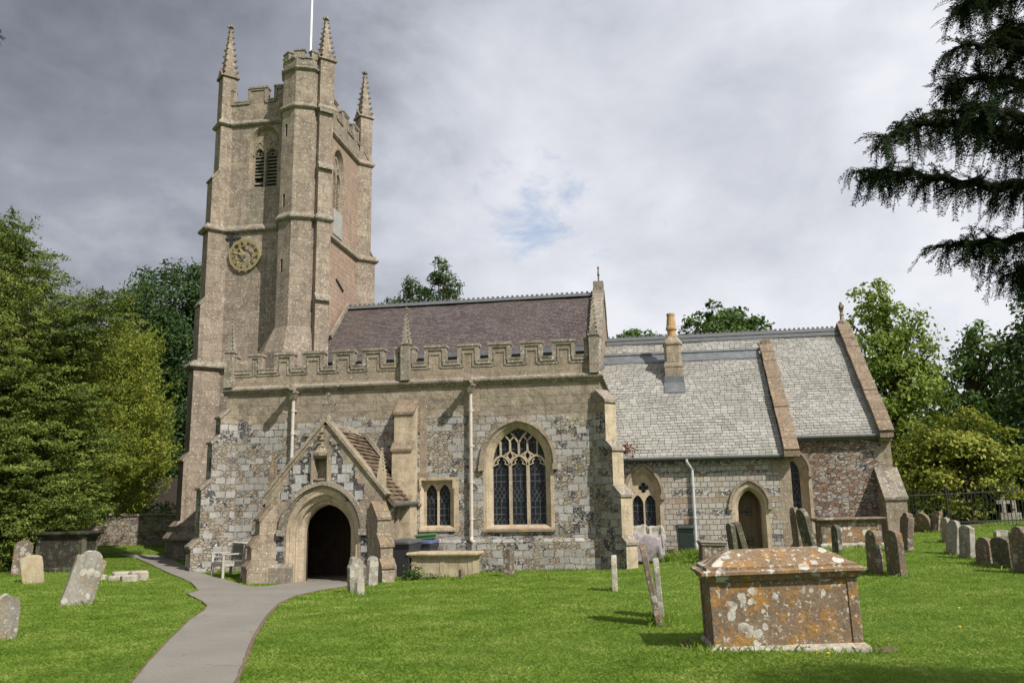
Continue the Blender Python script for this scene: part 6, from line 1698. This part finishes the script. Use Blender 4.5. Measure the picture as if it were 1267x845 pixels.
def spray_tree(name, label, blobs, Y, base, leafmat, leaf, nspray, seed=1, droop=0.35, L=(0.7, 1.4), cat='tree', trunk_r=0.4, per=70, width=0.22, up=0.25, foot=None):
    """yew-like crown: fans of feathery shoots that reach outwards and hang at the tips"""
    rng = np.random.default_rng(seed)
    bl = px_blobs(blobs, Y); cm = np.mean([c for c, r in bl], 0); base = np.array([cm[0], cm[1]+0.8, gz(cm[0], cm[1])])
    if foot: base = np.array([foot[0], foot[1], gz(*foot)])
    t = thing(name, label, cat, tuple(base))
    rs = np.array([r for c, r in bl]); pr = rs**2/ (rs**2).sum()
    axis_ = np.mean([c for c, r in bl], 0)
    which = rng.choice(len(bl), nspray, p=pr)
    C = np.array([c for c, r in bl])[which]; Rr = rs[which]
    d = unit(rng.normal(size=(nspray, 3))+np.array([0, 0, 0.15]))
    start = C+d*(Rr*rng.uniform(0.35, 0.92, nspray)**0.8)[:, None]
    out = start-np.array([axis_[0], axis_[1], 0]); out[:, 2] = 0
    out = unit(unit(out)+0.7*d+rng.normal(size=(nspray, 3))*0.25)
    out[:, 2] = out[:, 2]*0.5+up; out = unit(out)
    side = unit(np.cross(out, np.array([0, 0, 1.0])))
    ln = rng.uniform(L[0], L[1], nspray)
    u = rng.uniform(0, 1, (nspray, per))
    wv = (rng.uniform(-1, 1, (nspray, per)))*(1-u*0.75)*width*2.0
    # herring-bone shoots: quantise so that leaves line up along side shoots
    pos = start[:, None]+out[:, None]*(ln[:, None]*(u+0.25*np.abs(wv)/width*0.3))[..., None]+side[:, None]*(wv*ln[:, None])[..., None]
    pos[..., 2] -= droop*(ln[:, None]*u)**2*0.6+droop*np.abs(wv)*0.5
    pos += rng.normal(size=pos.shape)*0.03
    P = pos.reshape(-1, 3)
    dirv = unit(out[:, None]*0.7+side[:, None]*(np.sign(wv)*0.6)[..., None]+np.array([0, 0, -1.6*droop+up*0.6])+rng.normal(size=pos.shape)*0.55)
    D = dirv.reshape(-1, 3)
    ok = P[:, 2] > gz_np(P[:, 0], P[:, 1])+0.2
    OUT = unit(np.repeat((start-C), per, 0))[ok]; P = P[ok]-base; D = D[ok]; n = len(P)
    nn_ = unit(rng.normal(size=(n, 3))*0.6+np.array([0, 0, 0.55])+OUT*0.9); sd = unit(np.cross(D, nn_))
    s = leaf*rng.uniform(0.7, 1.4, n)[:, None]
    q = np.stack([P-D*s, P-sd*s*0.36, P+D*s, P+sd*s*0.36], 1)
    quads_object('crown', q, leafmat, t)
    mb = MB(); top = max(c[2] for c, r in bl)-base[2]; cen = axis_-base
    kx = [Vector((0, 0, -0.3)), Vector((cen[0]*0.2, cen[1]*0.2, top*0.3)), Vector((cen[0]*0.5, cen[1]*0.5, top*0.62)), Vector((cen[0]*0.8, cen[1]*0.8, top*0.72))]
    mb.path(kx, [trunk_r*1.3, trunk_r, trunk_r*0.6, trunk_r*0.15], 10)
    for i in rng.permutation(nspray)[:90]:
        h = min(max((start[i, 2]-base[2])/max(top, 0.1)-0.25, 0.05), 0.9)
        branch_tubes(mb, kx[0].lerp(kx[3], h), [(Vector(start[i]-base), 1.0)], trunk_r*0.2, rng)
    mb.build('trunk', BARK, t)
    return t

# the dark yew at the left edge
spray_tree('yew_tree', 'large dark spreading yew at the left edge overhanging the shaded tomb', [(-30, 330, 60, 0), (5, 330, 50, 0), (20, 420, 75, 0), (-40, 460, 110, 0), (85, 415, 45, 0.5), (120, 385, 24, 0.3), (45, 500, 62, 0), (40, 570, 75, 0), (-20, 590, 90, 0), (60, 625, 45, -0.3), (10, 630, 42, -0.6), (-60, 380, 110, 1), (8, 292, 22, 0), (85, 612, 26, 0.8), (30, 642, 24, -1.2), (78, 640, 18, -0.9)], 23.5, (-20.0, 25.0, gz(-20, 25)), YEW, 0.05, 4600, 5, 0.30, (0.5, 1.2), trunk_r=0.5, per=78, foot=(-21.0, 25.5))
spray_tree('golden_yew', 'feathery sunlit yew with yellow green shoots between the dark yew and the tower', [(138, 520, 52, 0), (115, 560, 66, 0), (155, 580, 38, -0.3), (130, 470, 40, 0), (95, 500, 50, 0), (155, 445, 25, 0), (165, 545, 26, 0), (80, 600, 60, 0), (150, 616, 30, 0.2), (60, 540, 60, 0.4), (180, 585, 16, -0.3), (178, 520, 12, -0.6), (105, 632, 26, 0.5)], 27.5, (-19.8, 27.8, gz(-19.8, 27.8)), YEWGOLD, 0.048, 3600, 6, 0.06, (0.6, 1.3), trunk_r=0.32, per=78, width=0.15, up=0.85, foot=(-22.6, 28.6))
leafy_tree('beech_tree', 'tall dark broadleaf tree behind the yews, left of the tower', [(215, 370, 45, 0), (190, 410, 48, 0), (225, 440, 55, 1), (180, 470, 45, 0), (220, 510, 55, 0), (165, 430, 26, 0), (235, 345, 25, 0), (170, 540, 50, 0), (225, 570, 60, 0), (150, 500, 40, 1), (255, 400, 50, 3), (160, 600, 60, 0)], 52, (-27.5, 53, 0.5), DARKLEAF, 0.12, 260, seed=3, trunk_r=0.5)
# trees seen over the roofs
leafy_tree('birch_tree', 'grey green birch rising behind the nave roof ridge', [(545, 335, 15, 0), (550, 352, 18, 0), (556, 372, 17, 0), (535, 365, 14, 0), (560, 395, 22, 0), (545, 322, 7, 0), (560, 355, 10, 0), (545, 430, 30, 0)], 58, (-6.0, 60, 0.5), BIRCH, 0.11, 330, seed=4, trunk_r=0.22, sub=30)
leafy_tree('birch_tree', 'lower grey green birch behind the nave roof, left of the taller birch', [(512, 350, 12, 0), (516, 368, 16, 0), (507, 362, 9, 0), (500, 388, 22, 0), (518, 400, 24, 0), (478, 376, 8, 0), (470, 392, 14, 0)], 60, (-9.0, 62, 0.5), BIRCH, 0.11, 330, seed=5, trunk_r=0.2, sub=30)
leafy_tree('ash_tree', 'bushy mid green tree behind the chancel ridge, right of the chimney pot', [(868, 400, 22, 0), (888, 392, 20, 0), (910, 400, 22, 0), (935, 402, 20, 0), (950, 412, 14, 0), (855, 412, 14, 0), (882, 380, 9, 0), (915, 384, 9, 0), (900, 430, 45, 0), (938, 390, 8, 0)], 60, (14.5, 62, 0.6), MIDLEAF, 0.16, 190, seed=6, trunk_r=0.35, sub=28)
leafy_tree('ash_tree', 'small tree top just showing behind the chancel ridge, left of the chimney pot', [(770, 416, 8, 0), (785, 414, 9, 0), (803, 414, 8, 0), (820, 418, 8, 0), (790, 430, 26, 0)], 60, (8.5, 62, 0.6), MIDLEAF, 0.13, 300, seed=7, trunk_r=0.25)
# right-hand trees
leafy_tree('sycamore_tree', 'tall fresh green sycamore behind the end gable of the chancel', [(1080, 372, 28, 0), (1105, 400, 38, 0), (1065, 395, 22, 0), (1130, 430, 32, 0), (1085, 440, 45, 0), (1140, 470, 30, 0), (1110, 480, 50, 0), (1075, 355, 14, 0), (1150, 500, 25, 0), (1085, 520, 45, 0), (1130, 530, 45, 0), (1145, 425, 14, 0), (1090, 580, 50, 0)], 46, (22.0, 47.5, 0.8), LIME, 0.115, 210, seed=8, trunk_r=0.45)
leafy_tree('beech_tree', 'broad darker green tree at the right, behind the golden bush', [(1205, 425, 30, 0), (1225, 445, 38, 0), (1190, 460, 28, 0), (1215, 490, 45, 0), (1255, 480, 40, 0), (1185, 510, 30, 0), (1172, 478, 24, 0), (1165, 505, 28, 0), (1170, 535, 30, 0), (1245, 530, 50, 0), (1200, 560, 50, 0)], 48, (27.5, 49.5, 0.8), MIDLEAF, 0.13, 190, seed=9, trunk_r=0.5)
leafy_tree('beech_tree', 'dark tree cut off by the right edge above the railing', [(1275, 390, 32, 0), (1258, 415, 24, 0), (1290, 440, 50, 0), (1275, 480, 45, 0), (1290, 540, 50, 0), (1265, 570, 40, 0), (1300, 600, 50, 0)], 42, (27.5, 43, 0.9), DARKLEAF, 0.13, 200, seed=10, trunk_r=0.45)
leafy_tree('golden_bush', 'rounded olive gold yew bush overhanging the iron railing', [(1180, 540, 45, 0), (1145, 560, 38, 0), (1215, 555, 42, 0), (1240, 580, 34, 0), (1120, 585, 24, 0), (1180, 580, 60, 0), (1150, 528, 22, 0), (1200, 525, 24, 0), (1245, 600, 26, 0), (1225, 530, 20, 0.5)], 38.5, (16.5, 40, 0.7), OLIVE, 0.085, 470, cat='bush', seed=11, trunk_r=0.3, flat=0.5, up=0.8)
# undergrowth masses beyond the railing and far hedges
def thicket(name, x0, x1, y0, y1, h, mat, size, n, seed):
    rng = np.random.default_rng(seed)
    m = max(20, n//160)
    cx = rng.uniform(x0, x1, m); cy = rng.uniform(y0, y1, m); hh = h*rng.uniform(0.5, 1.0, m)
    k = n//m
    P = []
    for i in range(m):
        g = rng.normal(size=(k, 3))*np.array([0.55, 0.55, 0.35])*max(h*0.3, 0.4)
        z = gz(cx[i], cy[i])+hh[i]*rng.uniform(0.1, 1.0, k)
        P.append(np.c_[cx[i]+g[:, 0], cy[i]+g[:, 1], z+g[:, 2]*0.3])
    P = np.concatenate(P); P = P[P[:, 2] > gz_np(P[:, 0], P[:, 1])+0.02]
    o = quads_object(name, leaf_quads(P, size, 0.6, 0.3, None, rng), mat); o['kind'] = 'stuff'; return o
thicket('undergrowth', 9, 36, 41.5, 46, 1.9, DARKLEAF, 0.14, 26000, 1)
thicket('undergrowth', 12, 40, 54, 62, 5.0, DARKLEAF, 0.22, 26000, 2)
thicket('undergrowth', -46, -20, 56, 64, 6.5, DARKLEAF, 0.24, 26000, 3)
thicket('undergrowth', -36, -22.5, 34.5, 38, 1.8, DARKLEAF, 0.12, 9000, 4)
thicket('ivy', -23.5, -17.5, 20.5, 24.5, 0.0+0.9, YEW, 0.07, 7000, 5)

# ------------------------------------------------------------------ the near yew at the upper right: boughs with hanging needled shoots
def near_yew(base, label, B, seed, crown=True):
    rng = np.random.default_rng(seed)
    base = np.array(base)
    t = thing('yew_tree', label, 'tree', tuple(base))
    trunkpts = [Vector((0, 0, -0.3)), Vector((0.02, 0.02, 1.2)), Vector((-0.05, 0.05, 2.6)), Vector((0.0, 0.1, 4.2)), Vector((0.1*(1 if crown else -1), 0.1, 5.6))]
    mt = MB(); mt.path(trunkpts, [0.36, 0.30, 0.26, 0.2, 0.08], 16)
    for k in range(9):
        a = 2*math.pi*k/9+0.3*(k % 2); mt.path([Vector((0.30*math.cos(a), 0.30*math.sin(a), -0.2)), Vector((0.24*math.cos(a+0.2), 0.24*math.sin(a+0.2), 1.3)), Vector((0.20*math.cos(a+0.5), 0.20*math.sin(a+0.5)+0.05, 2.7)), Vector((0.12*math.cos(a+0.8), 0.12*math.sin(a+0.8)+0.1, 4.1))], [0.12, 0.09, 0.08, 0.06], 8)
    mt.build('trunk', BARK, t, smooth=True)
    # boughs: pixel polylines with depth, drawn from the trunk side to the tip
    needles_P = []; needles_D = []; needles_N = []
    def shoot(p, d, L, droop, npl=330):
        """one leafy shoot; needles in two ranks"""
        n = max(6, int(L*npl)); u = np.linspace(0.0, 1.0, n)
        hang = np.array([0, 0, -1.0])
        pts = p+d*(L*u)[:, None]+hang*(droop*L*u**1.8)[:, None]
        tg = unit(d*1.0+hang*(droop*1.8*u**0.8)[:, None])
        side = unit(np.cross(tg, np.array([0.3*rng.normal(), 0.3*rng.normal(), 1.0])))
        sg = np.where(np.arange(n) % 2 == 0, 1, -1)[:, None]
        nd = unit(side*sg+tg*0.55+rng.normal(size=(n, 3))*0.25)
        needles_P.append(pts); needles_D.append(nd); needles_N.append(unit(np.cross(nd, tg)))
        return pts
    stems = MB()
    for poly, Y in B:
        pts = [np.array(onY(x, y, Y+0.12*k*(-1)**k*0.3))-base for k, (x, y) in enumerate(poly)]
        # smooth resample
        seg = []
        for a, b in zip(pts[:-1], pts[1:]):
            for k in range(6): seg.append(a+(b-a)*k/6)
        seg.append(pts[-1]); seg = np.array(seg)
        seg[:, 2] += 0.012*np.sin(np.arange(len(seg))*1.3)
        m = len(seg)
        tr = Vector(trunkpts[2]).lerp(Vector(trunkpts[3]), min(max((seg[0][2]-2.6)/1.6, 0), 1))
        t0 = np.array(tr); L0 = np.linalg.norm(seg[0]-t0); k0 = max(4, int(L0/0.06))
        inner = np.array([t0+(seg[0]-t0)*i/k0+np.array([0, 0, -0.10*math.sin(math.pi*i/k0)+0.02*math.sin(i*0.7)]) for i in range(k0)])
        m0 = k0; seg = np.concatenate([inner, seg]); m = len(seg)
        mb = MB(); mb.path([Vector(s) for s in seg], [max(0.004, (0.075 if i < m0 else 0.045)*(1-0.93*max(0, i-m0)/(m-m0))) if i >= m0 else 0.045+0.035*(1-i/m0) for i in range(m)], 7)
        mb.build('bough', TWIG, t)
        # secondary twigs along the bough
        for i in range(4, m):
            tg = seg[i]-seg[i-1]; tg = tg/max(np.linalg.norm(tg), 1e-6); f = max(0.0, (i-m0)/(m-m0))
            for r in range(4):
                ang = rng.uniform(-1, 1); sd = np.cross(tg, [0, 0, 1.0]); sd /= np.linalg.norm(sd)
                d = tg*rng.uniform(0.35, 0.9)+sd*ang*1.0+np.array([0, 0, rng.uniform(-0.35, 0.55)]); d /= np.linalg.norm(d)
                L = rng.uniform(0.09, 0.26)*(1.15-0.55*f)
                p = seg[i]+tg*rng.uniform(-0.03, 0.03)
                sp = shoot(p, d, L, rng.uniform(0.15, 0.55))
                stems.tube(Vector(p), Vector(sp[-1]), 0.003, 0.001, 4, cap=False)
                # side shoots and hanging tresses
                for q in range(2):
                    k = rng.integers(1, len(sp)); d2 = unit((d+rng.normal(size=3)*0.6)[None])[0]
                    if rng.random() < 0.5:
                        sp2 = shoot(sp[k], unit((d*0.35+np.array([0, 0, -1.0])+rng.normal(size=3)*0.12)[None])[0], rng.uniform(0.05, 0.17)*(1.1-0.4*f), 0.3)
                    else:
                        sp2 = shoot(sp[k], d2, rng.uniform(0.06, 0.16), rng.uniform(0.3, 0.9))
                    stems.tube(Vector(sp[k]), Vector(sp2[-1]), 0.0022, 0.0008, 4, cap=False)
    P = np.concatenate(needles_P); D = np.concatenate(needles_D); Nn = np.concatenate(needles_N)
    s = rng.uniform(0.009, 0.013, len(P))[:, None]
    sd = unit(np.cross(D, Nn+rng.normal(size=P.shape)*0.3))
    q = np.stack([P, P+D*s*0.8-sd*s*0.26, P+D*s*2.0, P+D*s*0.8+sd*s*0.26], 1)
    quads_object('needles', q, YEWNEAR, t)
    # the crown above and behind, out of the picture, that shades the foreground
    if True:
     g = unit(rng.normal(size=(2600, 3)))*np.array([1.55, 1.6, 1.7]); c = np.array([1.35*(1 if crown else -0.9), 0.45, 4.7])
     Pc = np.repeat(c+g*rng.uniform(0.4, 1, (2600, 1)), 14, 0)+rng.normal(size=(2600*14, 3))*0.10
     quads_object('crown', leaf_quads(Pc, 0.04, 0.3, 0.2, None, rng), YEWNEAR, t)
    stems.build('twigs', TWIG, t, fixn=False)
    return len(P)
BOUGHS = [([(1340, 205), (1290, 222), (1240, 232), (1190, 226), (1140, 217), (1095, 212), (1068, 214)], 5.0),
         ([(1340, 190), (1280, 180), (1220, 160), (1165, 152), (1120, 158), (1090, 172)], 4.7),
         ([(1340, 120), (1285, 105), (1235, 100), (1200, 96), (1172, 106)], 5.2),
         ([(1340, 70), (1280, 62), (1230, 55), (1182, 57)], 4.8),
         ([(1330, -30), (1280, -12), (1240, -4), (1200, -2), (1190, 10)], 5.0),
         ([(1345, 250), (1300, 285), (1250, 298), (1210, 300), (1172, 302)], 4.9),
         ([(1340, 150), (1290, 150), (1240, 140), (1210, 130), (1180, 135)], 4.5),
         ([(1345, 20), (1300, 30), (1260, 35), (1235, 40)], 5.2),
         ([(1350, 300), (1310, 325), (1280, 330), (1255, 335)], 5.2)]
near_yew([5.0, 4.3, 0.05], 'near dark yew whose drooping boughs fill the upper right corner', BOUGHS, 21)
near_yew([-7.2, 4.6, 0.05], 'near dark yew of which one twig tip shows at the upper left edge', [([(-260, -30), (-160, 5), (-100, 22), (-55, 32), (-20, 42)], 4.9)], 22, False)

# ================================================================== GRASS BLADES, WEEDS, FLOWERS
def grass():
    rng = np.random.default_rng(5)
    N_ = 900000
    # sample by view angle so that density falls with distance
    Y = 7.6*np.exp(rng.uniform(0, math.log(36/7.6), N_))
    X = rng.uniform(-1.0, 1.0, N_)*0.72*Y-0.165*Y
    keep = rng.uniform(0, 1, N_) < np.clip((Y/36)**0.25*1.0, 0, 1)
    X, Y = X[keep], Y[keep]
    inp = inside_np(PATH_POLY, X, Y)
    church_in = ((X > -13.6) & (X < -1.4) & (Y > 24.75)) | ((X > -10.95) & (X < -7.05) & (Y > 22.1)) | ((X > -1.8) & (X < 4.2) & (Y > 27.95)) | ((X > 4.0) & (X < 7.6) & (Y > 28.9)) | ((X > -17.6) & (X < -12) & (Y > 29.4))
    ok = ~inp & ~church_in
    X, Y = X[ok], Y[ok]
    # uncut fringe round the stones and along the foot of the walls
    ex = []
    for o in bpy.data.objects:
        if o.parent is None and o.get('category') in ('gravestone', 'chest tomb', 'stone heap'):
            r = 0.75 if o['category'] == 'chest tomb' else 0.30
            L = o.rotation_euler[2]; m = 260 if r < 0.5 else 900
            if r < 0.5: a = np.c_[rng.uniform(-0.33, 0.33, m), rng.normal(size=m)*0.09]
            else:
                t = rng.uniform(0, 4, m); e = rng.normal(size=m)*0.06; a = np.where((t < 2)[:, None], np.c_[(t-1)*0.95, np.where(rng.random(m) < 0.5, -0.5, 0.5)+e], np.c_[np.where(rng.random(m) < 0.5, -0.95, 0.95)+e, (t-3)*0.5])
            c, s_ = math.cos(L), math.sin(L)
            ex.append(np.c_[o.location[0]+a[:, 0]*c-a[:, 1]*s_, o.location[1]+a[:, 0]*s_+a[:, 1]*c])
    for (xa, ya, xb, yb) in ((-7.1, 24.8, -1.9, 24.8), (-13.2, 24.75, -11.0, 24.75), (-1.2, 27.85, 2.4, 27.85), (3.3, 27.85, 4.2, 27.85), (4.2, 28.85, 6.9, 28.85), (6.9, 28.0, 7.5, 28.0), (-7.05, 22.3, -7.05, 24.7), (-26, 30.9, -17, 33.0), (8.2, 35.8, 20, 34.3)):
        m = int(math.hypot(xb-xa, yb-ya)*240); t = rng.random(m); ex.append(np.c_[xa+(xb-xa)*t+rng.normal(size=m)*0.05, ya+(yb-ya)*t+rng.normal(size=m)*0.05])
    E_ = np.concatenate(ex); E_ = E_[~inside_np(PATH_POLY, E_[:, 0], E_[:, 1])]
    n0 = len(X); X = np.r_[X, E_[:, 0]]; Y = np.r_[Y, E_[:, 1]]
    n = len(X); Z = gz_np(X, Y)
    patch = np.sin(X*1.1+np.sin(Y*0.9)*1.4)*np.sin(Y*0.8+X*0.37)
    h = (0.015+0.014*rng.random(n)+0.005*patch)*(1+0.10*(Y-8)/8)
    h[n0:] *= rng.uniform(1.2, 3.6, n-n0)
    wd = 0.0036*np.maximum(1, Y/9.5)
    th = rng.uniform(0, 2*math.pi, n); ln = rng.uniform(0.4, 2.0, n); ln[n0:] *= 0.45
    ph = rng.uniform(0, 2*math.pi, n)
    B = np.c_[X, Y, Z-0.004]; W = np.c_[np.cos(th), np.sin(th), np.zeros(n)]*wd[:, None]
    Ln = np.c_[np.cos(ph), np.sin(ph), np.zeros(n)]*(ln*h)[:, None]
    mid = B+Ln*0.35+np.c_[np.zeros(n), np.zeros(n), h*0.65]
    tip = B+Ln+np.c_[np.zeros(n), np.zeros(n), h]
    q = np.stack([B-W, B+W, mid+W*0.8, tip], 1)
    o = quads_object('grass', q, BLADE); o['kind'] = 'stuff'
    return n
print('grass', grass())
def tuft(name, label, cat, X, Y, n, h, spread, mat, leafsize=None, seed=0):
    rng = np.random.default_rng(seed); Z = gz(X, Y)
    if leafsize:
        P = rng.normal(size=(n, 3))*np.array([spread, spread*0.6, h*0.35])+np.array([0, 0, h*0.45]); P = P[P[:, 2] > 0.01]
        q = leaf_quads(P, leafsize, 0.6, 0.6, None, rng)
    else:
        b = rng.normal(size=(n, 2))*spread*np.array([1, 0.5]); hh = h*rng.uniform(0.4, 1, n); a = rng.uniform(0, 6.28, n)
        B = np.c_[b, np.zeros(n)]; Wv = np.c_[np.cos(a), np.sin(a), np.zeros(n)]*0.007
        tp_ = B+np.c_[rng.normal(size=(n, 2))*h*0.35, hh]
        q = np.stack([B-Wv, B+Wv, (B+tp_)/2+Wv*0.7+np.array([0, 0, 0.02]), tp_], 1)
    o = quads_object(name, q, mat); o.location = (X, Y, Z); tag(o, label, cat)
X, Y, Z = base_at(512, 22.7); tuft('weed_clump', 'low leafy green weeds at the left end of the cream tomb', 'weeds', X, Y, 500, 0.32, 0.14, MIDLEAF, 0.035, 1)
X, Y, Z = base_at(535, 22.75); tuft('weed_clump', 'low sprawling weeds along the front of the cream tomb', 'weeds', X, Y, 260, 0.14, 0.2, MIDLEAF, 0.03, 2)
X, Y, Z = base_at(862, 26.9); tuft('long_grass', 'tuft of long uncut grass at the foot of the grey drainpipe', 'grass tuft', X, Y, 1200, 0.38, 0.35, BLADE, None, 3)
X, Y, Z = base_at(826, 26.4); tuft('long_grass', 'tuft of long uncut grass beside the sheeted heap', 'grass tuft', X, Y, 900, 0.28, 0.25, BLADE, None, 4)
rng = np.random.default_rng(9); p = np.array(onY(772, 556, 27.3))
P = rng.normal(size=(420, 3))*np.array([0.16, 0.12, 0.10])+p; o = quads_object('red_creeper', leaf_quads(P, 0.035, 0.7, 0.3, None, rng), REDLEAF); tag(o, 'small red leaved creeper at the chapel eaves by the corner buttress', 'creeper')
X, Y, Z = base_at(549, 24.8); P = rng.normal(size=(90, 3))*np.array([0.14, 0.02, 0.10])+np.array([XZ(549, 693, 24.83)[0], 24.84, XZ(549, 693, 24.83)[1]]); o = quads_object('red_creeper', leaf_quads(P, 0.03, 0.7, 0.3, None, rng), REDLEAF); tag(o, 'sprig of reddish creeper on the foot of the aisle wall', 'creeper')
for k, (x, y) in enumerate(((1025, 812), (1010, 808), (1187, 755), (1188, 779))):
    g_ = onG(x, y); mb = MB(); mb.lathe((0, 0, 0), [(0.004, 0), (0.004, 0.03), (0.017, 0.034), (0.019, 0.04), (0.008, 0.046)], 10)
    o = mb.build('dandelion', YELLOWP); o.location = g_
    tag(o, ('yellow dandelion in the lawn close to the front of the orange lidded tomb', 'yellow dandelion in the lawn close to the front of the orange lidded tomb', 'yellow dandelion on the open lawn at the right', 'yellow dandelion on the open lawn at the right')[k], 'flower', 'dandelions in the lawn')
